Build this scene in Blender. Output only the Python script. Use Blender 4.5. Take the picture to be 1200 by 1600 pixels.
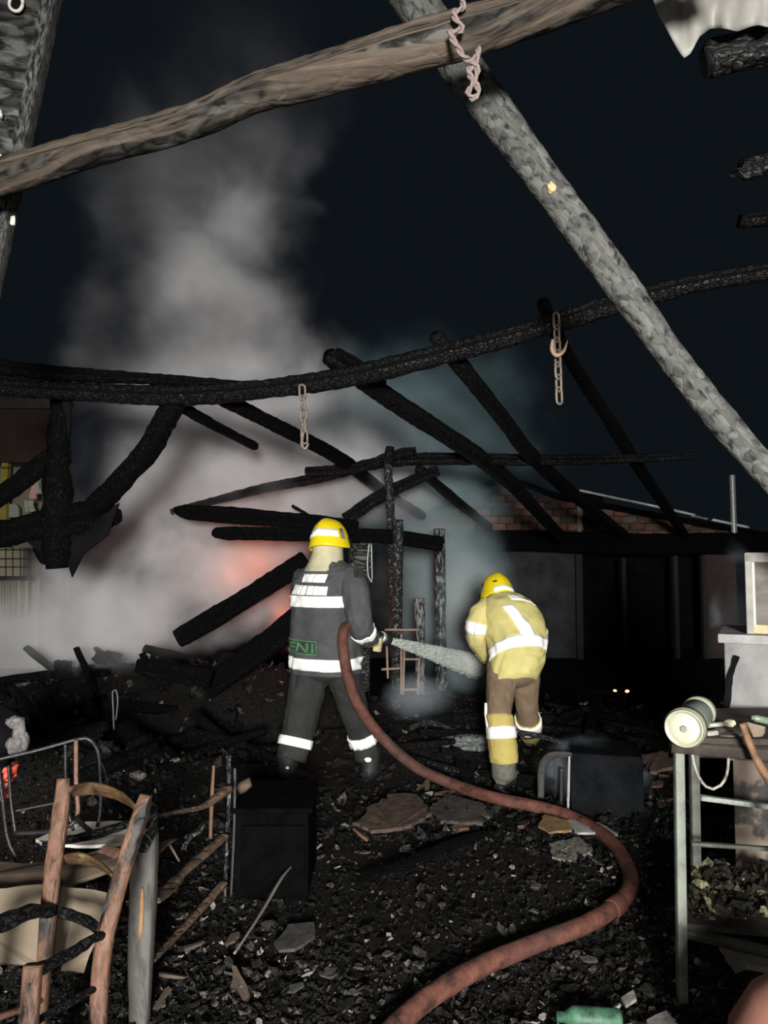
import bpy, bmesh, math, random
import numpy as np
from mathutils import Vector, Matrix, noise, Quaternion
from mathutils.geometry import interpolate_bezier

sc = bpy.context.scene
for o in list(bpy.data.objects): bpy.data.objects.remove(o, do_unlink=True)
COL = sc.collection
RND = random.Random(7)
V = Vector

# ------------------------------------------------------------------ camera
F_PX = 1155.0                     # focal length in pixels of a 1200 x 1600 frame
EYE = V((0.0, 0.0, 1.6))
PITCH = math.radians(3.67)
cam_d = bpy.data.cameras.new('camera'); cam = bpy.data.objects.new('camera', cam_d); COL.objects.link(cam)
cam_d.sensor_fit = 'VERTICAL'; cam_d.sensor_height = 24.0; cam_d.lens = 24.0 * F_PX / 1600.0
cam_d.clip_start = 0.05; cam_d.clip_end = 200
cam.location = EYE; cam.rotation_euler = (math.radians(90) + PITCH, 0, 0)
sc.camera = cam

# ------------------------------------------------------------------ world: moonless night sky
w = bpy.data.worlds.new('night'); sc.world = w; w.use_nodes = True
w.node_tree.nodes['Background'].inputs[0].default_value = (0.0044, 0.0064, 0.0088, 1)
w.node_tree.nodes['Background'].inputs[1].default_value = 1.0

# ------------------------------------------------------------------ lights: search light of the engine behind the photographer, the phone's flash
def lamp(name, kind, loc, power, col, size, target=None, angle=None, blend=0.5):
    d = bpy.data.lights.new(name, kind); d.energy = power; d.color = col; d.shadow_soft_size = size
    o = bpy.data.objects.new(name, d); COL.objects.link(o); o.location = loc
    if kind == 'SPOT':
        d.spot_size = math.radians(angle); d.spot_blend = blend
        o.rotation_euler = (V(target) - V(loc)).to_track_quat('-Z', 'Y').to_euler()
    return o
lamp('search_light', 'SPOT', (0.25, -3.6, 1.95), 4600, (1.0, 0.985, 0.95), 0.5, (0.35, 5.2, 1.25), 75, 0.9)
lamp('phone_flash', 'SPOT', (-0.04, 0.0, 1.66), 60, (1.0, 0.97, 0.92), 0.03, (0.0, 5.0, 1.75), 115, 0.9)

sc.view_settings.view_transform = 'Standard'; sc.view_settings.look = 'None'
sc.view_settings.exposure = 0.0; sc.view_settings.gamma = 1.0; sc.view_settings.use_curve_mapping = False

# ------------------------------------------------------------------ helpers
_cp, _sp = math.cos(PITCH), math.sin(PITCH)
def P(px, py, d):
    """world point seen at pixel (px, py) and standing d metres down the yard"""
    rx, ry = (px - 600) / F_PX, (800 - py) / F_PX
    y = _cp - _sp * ry; z = _sp + _cp * ry
    return EYE + V((rx, y, z)) * (d / y)
def M_(px, d): return px * d / F_PX

def tag(o, label=None, cat=None, group=None, kind=None):
    if label: o['label'] = label
    if cat: o['category'] = cat
    if group: o['group'] = group
    if kind: o['kind'] = kind
    return o
WLOC = {}
def empty(name, loc, label=None, cat=None, group=None, kind=None):
    o = bpy.data.objects.new(name, None); COL.objects.link(o); o.location = loc; o.empty_display_size = 0.1
    WLOC[o.name] = V(loc); return tag(o, label, cat, group, kind)
def mk(name, verts, faces, mat, parent=None, smooth=True, uv=None, recenter=True):
    """one mesh object from world-space vertices; uv: per-vertex list"""
    vs = np.array([tuple(v) for v in verts], dtype=float)
    if recenter and len(vs):
        lo, hi = vs.min(0), vs.max(0); c = V(((lo[0]+hi[0])/2, (lo[1]+hi[1])/2, lo[2]))
    else: c = V((0, 0, 0))
    me = bpy.data.meshes.new(name); me.from_pydata((vs - np.array(c)).tolist(), [], faces)
    if uv is not None:
        l = me.uv_layers.new(name='UVMap'); idx = np.empty(len(me.loops), dtype=np.int32); me.loops.foreach_get('vertex_index', idx)
        l.data.foreach_set('uv', np.array(uv, dtype=float)[idx].ravel())
    if smooth: me.polygons.foreach_set('use_smooth', [True] * len(me.polygons))
    me.materials.append(mat); me.update()
    return link(name, me, c, parent)
def link(name, me, c, parent=None, rot=None):
    o = bpy.data.objects.new(name, me); COL.objects.link(o)
    pl = V((0, 0, 0))
    if parent is not None: o.parent = parent; pl = WLOC.get(parent.name, V((0, 0, 0)))
    o.location = V(c) - pl
    if rot is not None: o.rotation_euler = rot
    WLOC[o.name] = V(c); return o
def fbm(p, s=1.0, o=3): return noise.fractal(V(p) * s, 1.0, 2.0, o)

def resample(pts, step):
    """Catmull-Rom through (Vector, values...) control points"""
    ps = [V(p) for p in pts]; n = len(ps)
    if n == 2:
        m = max(2, int((ps[1]-ps[0]).length / step) + 1)
        return [(ps[0].lerp(ps[1], i/(m-1)), i/(m-1)) for i in range(m)]
    out = []
    for i in range(n-1):
        p0, p1, p2, p3 = ps[max(i-1, 0)], ps[i], ps[i+1], ps[min(i+2, n-1)]
        m = max(1, int((p2-p1).length / step))
        for k in range(m):
            t = k/m
            q = 0.5*((2*p1) + (p2-p0)*t + (2*p0-5*p1+4*p2-p3)*t*t + (3*p1-p0-3*p2+p3)*t*t*t)
            out.append((q, i+t))
    out.append((ps[-1], n-1)); return [(q, t/(n-1)) for q, t in out]
def lerp_list(vals, t):
    if not isinstance(vals, (list, tuple)): return vals
    x = t*(len(vals)-1); i = min(int(x), len(vals)-2); return vals[i]*(1-(x-i)) + vals[i+1]*(x-i)
def frames(path, up=None):
    n = len(path); T = [(path[min(i+1, n-1)] - path[max(i-1, 0)]).normalized() for i in range(n)]
    u = up if up is not None else (V((0, 0, 1)) if abs(T[0].z) < 0.9 else V((0, 1, 0)))
    out = []
    for t in T:
        v = u - t*u.dot(t)
        if v.length < 1e-5: v = t.orthogonal()
        v.normalize(); out.append((t, t.cross(v).normalized(), v)); u = v
    return out
def profile(n, kind, p=4.0):
    out = []
    for k in range(n):
        a = 2*math.pi*(k+0.5)/n; c, s = math.cos(a), math.sin(a)
        if kind == 'rect': out.append((math.copysign(abs(c)**(2/p), c), math.copysign(abs(s)**(2/p), s)))
        else: out.append((c, s))
    return out
def tube_geo(pts, wid, hei=None, step=0.05, n=12, kind='round', rough=0.0, rs=18.0, up=None, sharp=4.0, cap=True, lump=0.0, seed=0.0):
    """loft along pts; wid/hei full sizes (lists run along the path). returns verts, faces, uv"""
    hei = wid if hei is None else hei
    sm = resample(pts, step); path = [q for q, _ in sm]; fr = frames(path, up); pr = profile(n, kind, sharp)
    vs, uv, L = [], [], 0.0
    for i, (q, t) in enumerate(sm):
        if i: L += (q - path[i-1]).length
        a, b = lerp_list(wid, t)/2, lerp_list(hei, t)/2; T, u, v = fr[i]
        if lump: k = 1 + lump*noise.noise(V((seed, L*2.2, 3.1))); a *= k; b *= k
        for k, (cx, cy) in enumerate(pr):
            d = u*cx*a + v*cy*b; p = q + d
            if rough:
                nv = noise.noise(p*rs + V((seed, 0, 0)))*0.65 + noise.noise(p*rs*2.3)*0.35
                p = p + d.normalized()*nv*rough
            vs.append(p); uv.append((k/n*math.pi*(a+b), L + seed))
    f = []
    for i in range(len(sm)-1):
        for k in range(n):
            k2 = (k+1) % n; f.append((i*n+k, i*n+k2, (i+1)*n+k2, (i+1)*n+k))
    if cap:
        for i, r in ((0, True), (len(sm)-1, False)):
            ring = [i*n+k for k in range(n)]; f.append(tuple(reversed(ring)) if r else tuple(ring))
    # faces wind so that normals point outwards
    return vs, f, uv
def fix_normals(me):
    bm = bmesh.new(); bm.from_mesh(me); bmesh.ops.recalc_face_normals(bm, faces=bm.faces); bm.to_mesh(me); bm.free()
def tube(name, pts, wid, mat, parent=None, smooth=True, **kw):
    v, f, uv = tube_geo(pts, wid, **kw); o = mk(name, v, f, mat, parent, smooth, uv); fix_normals(o.data); return o
def box_geo(c, sx, sy, sz, rz=0.0, rx=0.0, ry=0.0):
    R = Matrix.Rotation(rz, 3, 'Z') @ Matrix.Rotation(ry, 3, 'Y') @ Matrix.Rotation(rx, 3, 'X')
    vs = [V(c) + R @ V((x*sx/2, y*sy/2, z*sz/2)) for z in (-1, 1) for y in (-1, 1) for x in (-1, 1)]
    return vs, [(0, 2, 3, 1), (4, 5, 7, 6), (0, 1, 5, 4), (2, 6, 7, 3), (0, 4, 6, 2), (1, 3, 7, 5)]
def bevel(me, w, seg=2, ang=0.5):
    bm = bmesh.new(); bm.from_mesh(me)
    e = [x for x in bm.edges if len(x.link_faces) == 2 and x.calc_face_angle(0) > ang]
    bmesh.ops.bevel(bm, geom=e, offset=w, segments=seg, affect='EDGES', profile=0.6); bm.to_mesh(me); bm.free()
def box(name, c, s, mat, parent=None, rz=0.0, bev=0.004, rx=0.0, ry=0.0):
    v, f = box_geo(c, *s, rz=rz, rx=rx, ry=ry); o = mk(name, v, f, mat, parent, False)
    if bev: bevel(o.data, bev)
    return o
def join(geos):
    vs, fs = [], []
    for g in geos:
        b = len(vs); vs += list(g[0]); fs += [tuple(b+i for i in f) for f in g[1]]
    return vs, fs
def slab_geo(poly, thick, nrm):
    """prism over a 3-D polygon"""
    n = len(poly); nv = V(nrm).normalized()*thick
    vs = [V(p) for p in poly] + [V(p)+nv for p in poly]
    return vs, [tuple(range(n))[::-1], tuple(range(n, 2*n))] + [(i, (i+1) % n, n+(i+1) % n, n+i) for i in range(n)]
def lathe_geo(c, axis, prof, n=24):
    """prof: (radius, height along axis)"""
    a = V(axis).normalized(); u = a.orthogonal().normalized(); v = a.cross(u)
    vs = [V(c) + a*h + (u*math.cos(2*math.pi*k/n) + v*math.sin(2*math.pi*k/n))*r for r, h in prof for k in range(n)]
    m = len(prof); f = [(i*n+k, i*n+(k+1) % n, (i+1)*n+(k+1) % n, (i+1)*n+k) for i in range(m-1) for k in range(n)]
    f += [tuple(range(n))[::-1], tuple((m-1)*n+k for k in range(n))]
    return vs, f
def lathe(name, c, axis, prof, mat, parent=None, n=24, smooth=True):
    v, f = lathe_geo(c, axis, prof, n); o = mk(name, v, f, mat, parent, smooth); fix_normals(o.data); return o
def remesh(geos, voxel, smooth=4):
    v, f = join(geos); me = bpy.data.meshes.new('tmp'); me.from_pydata([tuple(x) for x in v], [], f); fix_normals(me)
    o = bpy.data.objects.new('tmp', me); COL.objects.link(o)
    m = o.modifiers.new('r', 'REMESH'); m.mode = 'VOXEL'; m.voxel_size = voxel
    if smooth: s = o.modifiers.new('s', 'SMOOTH'); s.iterations = smooth; s.factor = 0.5
    dg = bpy.context.evaluated_depsgraph_get(); r = bpy.data.meshes.new_from_object(o.evaluated_get(dg))
    bpy.data.objects.remove(o, do_unlink=True); bpy.data.meshes.remove(me)
    vs = [x.co.copy() for x in r.vertices]; fs = [tuple(p.vertices) for p in r.polygons]; bpy.data.meshes.remove(r)
    return vs, fs
def blob_geo(c, r, seed=0, amp=0.25, fs=1.3, sub=3, bm_scale=(1, 1, 1)):
    bm = bmesh.new(); bmesh.ops.create_icosphere(bm, subdivisions=sub, radius=1.0)
    vs = []
    for v in bm.verts:
        d = v.co.normalized(); k = 1 + amp*fbm(d*fs + V((seed*7.3, seed, 0)), 1.0, 4)
        vs.append(V(c) + V((d.x*r[0], d.y*r[1], d.z*r[2]))*k)
    fs_ = [tuple(x.index for x in f.verts) for f in bm.faces]; bm.free(); return vs, fs_

# ------------------------------------------------------------------ materials
def nodes(name):
    m = bpy.data.materials.new(name); m.use_nodes = True; nt = m.node_tree
    return m, nt, nt.nodes['Principled BSDF'], nt.nodes['Material Output']
def N(nt, t, **kw):
    n = nt.nodes.new(t)
    for k, v in kw.items():
        if k in n.inputs.keys(): n.inputs[k].default_value = v
        else: setattr(n, k, v)
    return n
def ramp(nt, src, stops, interp='LINEAR'):
    r = nt.nodes.new('ShaderNodeValToRGB'); r.color_ramp.interpolation = interp; e = r.color_ramp.elements
    while len(e) < len(stops): e.new(0.5)
    for x, (p, c) in zip(e, stops): x.position = p; x.color = (*c, 1) if len(c) == 3 else c
    nt.links.new(src, r.inputs[0]); return r
def coords(nt, uv, scale):
    t = nt.nodes.new('ShaderNodeTexCoord'); m = nt.nodes.new('ShaderNodeMapping'); m.inputs['Scale'].default_value = scale
    nt.links.new(t.outputs['UV' if uv else 'Object'], m.inputs[0]); return m.outputs[0]
def plain(name, col, rough=0.6, metal=0.0, var=0.25, scale=14.0, bump=0.15, uv=False, spec=0.4, stretch=(1, 1, 1), dark=None):
    """one colour with a soft mottling and fine relief"""
    m, nt, b, out = nodes(name); co = coords(nt, uv, stretch)
    n = N(nt, 'ShaderNodeTexNoise', Scale=scale, Detail=6.0, Roughness=0.65); nt.links.new(co, n.inputs['Vector'])
    c0 = tuple(x*(1-var) for x in col) if dark is None else dark; c1 = tuple(min(1, x*(1+var)) for x in col)
    r = ramp(nt, n.outputs[0], [(0.32, c0), (0.5, col), (0.7, c1)]); nt.links.new(r.outputs[0], b.inputs['Base Color'])
    b.inputs['Roughness'].default_value = rough; b.inputs['Metallic'].default_value = metal; b.inputs['Specular IOR Level'].default_value = spec
    if bump:
        bp = N(nt, 'ShaderNodeBump', Strength=bump, Distance=0.01); nt.links.new(n.outputs[0], bp.inputs['Height']); nt.links.new(bp.outputs[0], b.inputs['Normal'])
    return m
def char(name, base=(0.006, 0.006, 0.0065), top=(0.017, 0.017, 0.0175), ash=(0.16, 0.16, 0.155), ash_amt=0.0, cell=(52, 34, 1), rough=0.5, wood=None, wood_amt=0.0, bump=0.7, spec=0.14, grain=(10, 1.2, 1)):
    """charred timber: crazed scales, flakes of ash, optionally bare wood left along the grain. UV = (girth, length) in metres"""
    m, nt, b, out = nodes(name); L = nt.links.new
    co = coords(nt, True, cell); wn_ = N(nt, 'ShaderNodeTexNoise', Scale=0.6, Detail=4.0); L(co, wn_.inputs['Vector']); wm = N(nt, 'ShaderNodeVectorMath', operation='MULTIPLY_ADD'); L(wn_.outputs['Color'], wm.inputs[0]); wm.inputs[1].default_value = (1.6, 1.6, 0); L(co, wm.inputs[2]); co = wm.outputs[0]
    v = N(nt, 'ShaderNodeTexVoronoi', feature='DISTANCE_TO_EDGE', Scale=1.0, Randomness=1.0); L(co, v.inputs['Vector'])
    nd = N(nt, 'ShaderNodeTexNoise', Scale=0.8, Detail=3.0); L(co, nd.inputs['Vector'])
    vc = N(nt, 'ShaderNodeTexVoronoi', feature='F1', Scale=1.0, Randomness=1.0); L(co, vc.inputs['Vector'])
    r = ramp(nt, v.outputs['Distance'], [(0.0, tuple(x*0.35 for x in base)), (0.12, base), (0.45, top)])
    mix = N(nt, 'ShaderNodeMixRGB', blend_type='MULTIPLY'); mix.inputs[0].default_value = 0.8
    r2 = ramp(nt, vc.outputs['Color'], [(0.1, (0.35, 0.35, 0.35)), (0.9, (1.5, 1.5, 1.5))]); L(r.outputs[0], mix.inputs[1]); L(r2.outputs[0], mix.inputs[2]); col = mix.outputs[0]
    cg = coords(nt, True, grain); ng = N(nt, 'ShaderNodeTexNoise', Scale=1.0, Detail=8.0, Roughness=0.62); L(cg, ng.inputs['Vector'])
    if ash_amt > 0:
        ra = ramp(nt, nd.outputs[0], [(0.62-0.35*ash_amt, (0, 0, 0)), (0.74-0.3*ash_amt, (1, 1, 1))])
        mx = N(nt, 'ShaderNodeMixRGB'); L(ra.outputs[0], mx.inputs[0]); L(col, mx.inputs[1])
        rash = ramp(nt, vc.outputs['Color'], [(0.0, tuple(x*0.3 for x in ash)), (1.0, ash)]); L(rash.outputs[0], mx.inputs[2]); col = mx.outputs[0]
    if wood is not None:
        rw = ramp(nt, ng.outputs[0], [(0.62-0.3*wood_amt, (0, 0, 0)), (0.70-0.3*wood_amt, (1, 1, 1))])
        wn = N(nt, 'ShaderNodeTexNoise', Scale=3.0, Detail=8.0, Roughness=0.7); L(cg, wn.inputs['Vector'])
        wc = ramp(nt, wn.outputs[0], [(0.3, tuple(x*0.35 for x in wood)), (0.55, wood), (0.75, tuple(x*1.5 for x in wood))])
        mw = N(nt, 'ShaderNodeMixRGB'); L(rw.outputs[0], mw.inputs[0]); L(col, mw.inputs[1]); L(wc.outputs[0], mw.inputs[2]); col = mw.outputs[0]
    L(col, b.inputs['Base Color']); b.inputs['Roughness'].default_value = rough; b.inputs['Specular IOR Level'].default_value = spec
    h = ramp(nt, v.outputs['Distance'], [(0.0, (0.35, 0.35, 0.35)), (0.18, (1, 1, 1))]); ad = N(nt, 'ShaderNodeMath', operation='ADD'); L(h.outputs[0], ad.inputs[0]); L(ng.outputs[0], ad.inputs[1])
    bp = N(nt, 'ShaderNodeBump', Strength=bump, Distance=0.012); L(ad.outputs[0], bp.inputs['Height']); L(bp.outputs[0], b.inputs['Normal'])
    return m
def islands(name, stops, rough=0.75, bump=0.3, spec=0.12):
    """each loose shard its own tone"""
    m, nt, b, out = nodes(name); L = nt.links.new
    g = nt.nodes.new('ShaderNodeNewGeometry'); r = ramp(nt, g.outputs['Random Per Island'], stops)
    n = N(nt, 'ShaderNodeTexNoise', Scale=75.0, Detail=6.0, Roughness=0.7); L(coords(nt, False, (1, 1, 1)), n.inputs['Vector'])
    k = ramp(nt, n.outputs[0], [(0.36, (0.12, 0.12, 0.12)), (0.5, (0.7, 0.7, 0.7)), (0.68, (1.9, 1.85, 1.75))]); mx = N(nt, 'ShaderNodeMixRGB', blend_type='MULTIPLY'); mx.inputs[0].default_value = 1.0
    L(r.outputs[0], mx.inputs[1]); L(k.outputs[0], mx.inputs[2]); L(mx.outputs[0], b.inputs['Base Color'])
    b.inputs['Roughness'].default_value = rough; b.inputs['Specular IOR Level'].default_value = spec
    bp = N(nt, 'ShaderNodeBump', Strength=bump, Distance=0.01); L(n.outputs[0], bp.inputs['Height']); L(bp.outputs[0], b.inputs['Normal'])
    return m
def emit(name, col, s):
    m, nt, b, out = nodes(name); b.inputs['Base Color'].default_value = (*[x*0.1 for x in col], 1); b.inputs['Emission Color'].default_value = (*col, 1); b.inputs['Emission Strength'].default_value = s; return m

MAT = {}
MAT['char'] = char('charred_timber')
MAT['char_black'] = char('black_charred_timber', (0.003, 0.003, 0.0033), (0.0065, 0.0068, 0.007), rough=0.8, spec=0.08)
MAT['char_ash'] = char('ash_flecked_timber', (0.012, 0.012, 0.012), (0.04, 0.04, 0.04), (0.22, 0.22, 0.21), 0.2, (44, 26, 1), 0.5, spec=0.3)
MAT['log_grey'] = char('ash_grey_log', (0.035, 0.035, 0.033), (0.075, 0.075, 0.07), (0.15, 0.15, 0.14), 0.8, (34, 24, 1), 0.85, bump=0.3, spec=0.12)
MAT['log_brown'] = char('scorched_brown_log', (0.015, 0.014, 0.012), (0.045, 0.04, 0.034), (0.10, 0.095, 0.085), 0.25, (22, 10, 1), 0.8, (0.088, 0.068, 0.052), 0.5, 0.3, 0.12, (11, 0.8, 1))
MAT['plank_grey'] = char('weathered_post', (0.018, 0.018, 0.017), (0.05, 0.05, 0.048), (0.14, 0.14, 0.135), 0.5, (70, 26, 1), 0.8, bump=0.25, spec=0.12)
MAT['chair_wood'] = char('singed_chair_wood', (0.012, 0.011, 0.01), (0.03, 0.026, 0.022), (0.1, 0.09, 0.08), 0.05, (24, 14, 1), 0.6, (0.135, 0.072, 0.048), 0.78, 0.35, 0.2, (16, 3.2, 1))
MAT['chair_slat'] = char('rust_brown_slat', (0.05, 0.03, 0.015), (0.12, 0.07, 0.03), (0.25, 0.2, 0.1), 0.25, (20, 12, 1), 0.65, (0.105, 0.056, 0.024), 0.55, 0.3, 0.3, (12, 3.0, 1))
MAT['rail_wood'] = char('half_burnt_rail', (0.02, 0.016, 0.012), (0.05, 0.04, 0.03), (0.15, 0.13, 0.1), 0.1, (24, 12, 1), 0.65, (0.13, 0.088, 0.06), 0.6, 0.5, 0.3, (12, 1.6, 1))
MAT['soot'] = plain('soot_ground', (0.012, 0.0108, 0.0098), 0.85, 0, 0.9, 70, 1.0, spec=0.08)
MAT['brick'] = islands('sooty_clay_brick', [(0.0, (0.05, 0.026, 0.02)), (0.45, (0.085, 0.042, 0.032)), (0.8, (0.12, 0.065, 0.05)), (1.0, (0.09, 0.075, 0.065))], 0.85)
MAT['brick_far'] = plain('dark_mortar', (0.05, 0.036, 0.03), 0.9, 0, 0.4, 6)
MAT['plaster_dark'] = plain('sooty_plaster', (0.035, 0.036, 0.037), 0.9, 0, 0.55, 2.2, 0.4, spec=0.1)
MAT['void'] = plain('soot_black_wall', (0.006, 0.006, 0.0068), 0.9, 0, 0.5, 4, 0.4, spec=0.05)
MAT['brown_wall'] = plain('brown_wall_paint', (0.028, 0.014, 0.011), 0.9, 0, 0.4, 3, 0.3)
MAT['cream'] = plain('cream_wall', (0.20, 0.19, 0.13), 0.85, 0, 0.15, 3, 0.2)
MAT['tin'] = plain('pale_tin_edging', (0.62, 0.63, 0.63), 0.5, 0.2, 0.35, 9, 0.3)
MAT['steel'] = plain('galvanised_steel', (0.36, 0.36, 0.34), 0.42, 0.35, 0.3, 20, 0.2)
MAT['chain'] = plain('rusty_chain', (0.2, 0.165, 0.135), 0.55, 0.35, 0.35, 60, 0.3)
MAT['rope'] = plain('singed_pink_rope', (0.20, 0.15, 0.142), 0.85, 0, 0.25, 120, 0.6)
MAT['sheet'] = plain('pale_plastic_sheet', (0.27, 0.26, 0.235), 0.6, 0, 0.15, 6, 0.15)
MAT['white'] = plain('dirty_white_board', (0.55, 0.52, 0.45), 0.7, 0, 0.15, 8, 0.1)
MAT['yellow_paint'] = plain('yellow_paint', (0.28, 0.22, 0.04), 0.7, 0, 0.2, 8, 0.1)
MAT['pink'] = plain('pink_cloth', (0.5, 0.27, 0.25), 0.9, 0, 0.25, 20, 0.2)
MAT['plastic'] = plain('white_plastic', (0.28, 0.29, 0.25), 0.5, 0, 0.1, 6, 0.05)
MAT['dark_metal'] = plain('black_steel', (0.035, 0.033, 0.033), 0.38, 0.5, 0.5, 40, 0.3)
MAT['rust'] = plain('rusty_tube', (0.16, 0.085, 0.06), 0.6, 0.2, 0.4, 40, 0.3)

# ------------------------------------------------------------------ floor
MOUNDS = [(-2.35, 6.9, 0.62, 1.5, 0.9), (-2.3, 4.75, 0.52, 0.75, 0.55), (-1.15, 5.0, 0.22, 0.5, 0.6), (-0.9, 6.6, 0.35, 0.8, 0.6), (0.55, 6.6, 0.34, 0.75, 0.6), (1.6, 6.4, 0.2, 0.6, 0.6),
          (2.6, 6.0, 0.3, 0.9, 0.7), (0.35, 5.75, 0.12, 0.5, 0.35), (2.0, 3.6, 0.10, 0.35, 0.3), (-1.6, 3.0, 0.1, 0.5, 0.4)]
def H(x, y):
    z = 0.0
    for mx, my, a, sx, sy in MOUNDS:
        e = ((x-mx)/sx)**2 + ((y-my)/sy)**2
        if e < 9: z += a*math.exp(-e)
    k = 0.35 + min(1.0, z*3)
    return z + k*0.045*noise.noise(V((x*2.3, y*2.3, 0.3))) + k*0.035*noise.noise(V((x*6.1, y*6.1, 1.7))) + 0.012*noise.noise(V((x*17, y*17, 4.2)))
def build_floor():
    nx, ny = 250, 300; vs, fs = [], []
    for j in range(ny+1):
        y = 0.8 + 13.7*(j/ny)**1.5
        for i in range(nx+1):
            x = (-1 + 2*i/nx)*(1.7 + y*0.62); vs.append((x, y, H(x, y)))
    for j in range(ny):
        for i in range(nx):
            a = j*(nx+1)+i; fs.append((a, a+1, a+nx+2, a+nx+1))
    o = mk('floor', vs, fs, MAT['soot'], recenter=False); tag(o, 'black soot-covered yard ground heaped with burnt rubble', 'ground', None, 'structure')
build_floor()

# ------------------------------------------------------------------ building at the back: brick gable over a sooty wall
DB = 12.0
def quad_wall(name, x0, x1, z0, z1, y, th, mat, parent=None):
    v, f = box_geo(((x0+x1)/2, y+th/2, (z0+z1)/2), x1-x0, th, z1-z0); return mk(name, v, f, mat, parent, False)
wb = empty('wall_back', (4.0, DB, 0), 'sooty back building with a red brick gable above a dark lintel', 'wall', None, 'structure')
lx = lambda px, d=DB: P(px, 800, d).x
lz = lambda py, d=DB: P(600, py, d).z
ridge, le, re_ = P(782, 757, DB), P(668, 812, DB), P(1178, 832, DB)
zl = lz(840)
v, f = slab_geo([(le.x, DB+0.06, zl), (re_.x, DB+0.06, zl), (re_.x, DB+0.06, re_.z-0.03), (ridge.x, DB+0.06, ridge.z-0.03), (le.x, DB+0.06, le.z-0.03)], 0.12, (0, 1, 0)); mk('mortar_core', v, f, MAT['brick_far'], wb, False)
def gable_top(x): return ridge.z + (le.z-ridge.z)*(ridge.x-x)/(ridge.x-le.x) if x < ridge.x else ridge.z + (re_.z-ridge.z)*(x-ridge.x)/(re_.x-ridge.x)
bw, bh = 0.25, 0.115; bv, bf = box_geo((0, 0, 0), bw-0.012, 0.12, bh-0.011); bme = []
for k in range(6):
    me = bpy.data.meshes.new('brick'); me.from_pydata([(p.x+RND.uniform(-.006, .006), p.y, p.z+RND.uniform(-.004, .004)) for p in bv], [], bf)
    t = RND.random(); m_ = plain('clay_brick_%d' % k, tuple(x*(0.6+0.75*k/5) for x in ((0.10, 0.047, 0.034) if k % 3 else (0.085, 0.06, 0.045))), 0.88, 0, 0.45, 9, 0.4); me.materials.append(m_); bevel(me, 0.006, 1); bme.append(me)
row = 0; z = zl + bh/2
while z < ridge.z:
    x = le.x + (bw/2 if row % 2 else 0) + 0.02
    while x < re_.x:
        hole = lx(905) < x < lx(942) and z < lz(775)
        if z + bh/2 < gable_top(x-0.05) - 0.02 and z + bh/2 < gable_top(x+0.05) - 0.02 and not hole:
            link('brick', RND.choice(bme), (x, DB + RND.uniform(-0.012, 0.012), z), wb, (0, 0, RND.uniform(-.015, .015)))
        x += bw
    z += bh; row += 1
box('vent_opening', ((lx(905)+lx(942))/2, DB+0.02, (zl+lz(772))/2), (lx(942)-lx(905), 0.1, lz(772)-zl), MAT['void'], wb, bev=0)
box('vent_jamb', (lx(903), DB-0.03, (zl+lz(782))/2), (0.07, 0.12, lz(782)-zl), plain('pale_timber', (0.16, 0.13, 0.08), 0.8), wb)
quad_wall('plaster_panel', lx(560), lx(905), -0.1, lz(862), DB+0.15, 0.2, MAT['plaster_dark'], wb)
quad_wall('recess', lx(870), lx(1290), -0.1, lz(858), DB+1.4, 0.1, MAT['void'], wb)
quad_wall('brown_pier', lx(1103), lx(1152), -0.1, lz(866), DB+0.1, 0.25, plain('brown_pier', (0.045, 0.028, 0.024), 0.9), wb)
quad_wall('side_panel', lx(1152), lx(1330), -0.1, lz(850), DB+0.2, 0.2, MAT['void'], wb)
for px, a, b_, w_ in ((905, 866, 1000, 10), (975, 872, 985, 6), (1056, 868, 960, 7), (1100, 866, 1000, 6)):
    box('door_post', (lx(px), DB+0.1, (lz(a)-0.1)/2), (M_(w_, DB), 0.1, lz(a)+0.1), plain('sooty_post', (0.018, 0.019, 0.018), 0.85), wb)
tube('lintel', [P(636, 846, DB-0.25), P(800, 845, DB-0.25), P(1000, 850, DB-0.25), P(1200, 848, DB-0.25)], 0.30, MAT['char_black'], wb, hei=0.34, kind='rect', rough=0.02, step=0.12, n=12)
tube('roof_edge_timber', [P(664, 806, DB-.1), P(782, 752, DB-.1), P(900, 782, DB-.1), P(1190, 835, DB-.1)], 0.07, MAT['char_black'], wb, hei=0.1, kind='rect', rough=0.015, step=0.08)
# torn pale tin along the verge
t1 = empty('trim_1', P(1040, 800, DB-.3), 'pale bent tin strip along the sloping edge of the brick gable', 'trim', None, 'structure')
tube('tin_strip', [P(905, 766, DB-.3), P(960, 778, DB-.3), P(1040, 795, DB-.3), P(1085, 805, DB-.3)], [0.05, 0.09, 0.13, 0.09], MAT['tin'], t1, hei=0.04, kind='rect', rough=0.006, step=0.06)
tube('tin_strip', [P(1112, 812, DB-.3), P(1140, 818, DB-.3), P(1170, 824, DB-.3)], [0.1, 0.09, 0.03], MAT['tin'], t1, hei=0.04, kind='rect', rough=0.006, step=0.06)
tube('tin_strip', [P(1080, 806, DB-.33), P(1106, 811, DB-.33)], [0.05, 0.04], plain('sooty_tin', (.2, .2, .2), .6), t1, hei=0.03, kind='rect', rough=0.02, step=0.03)

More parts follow.
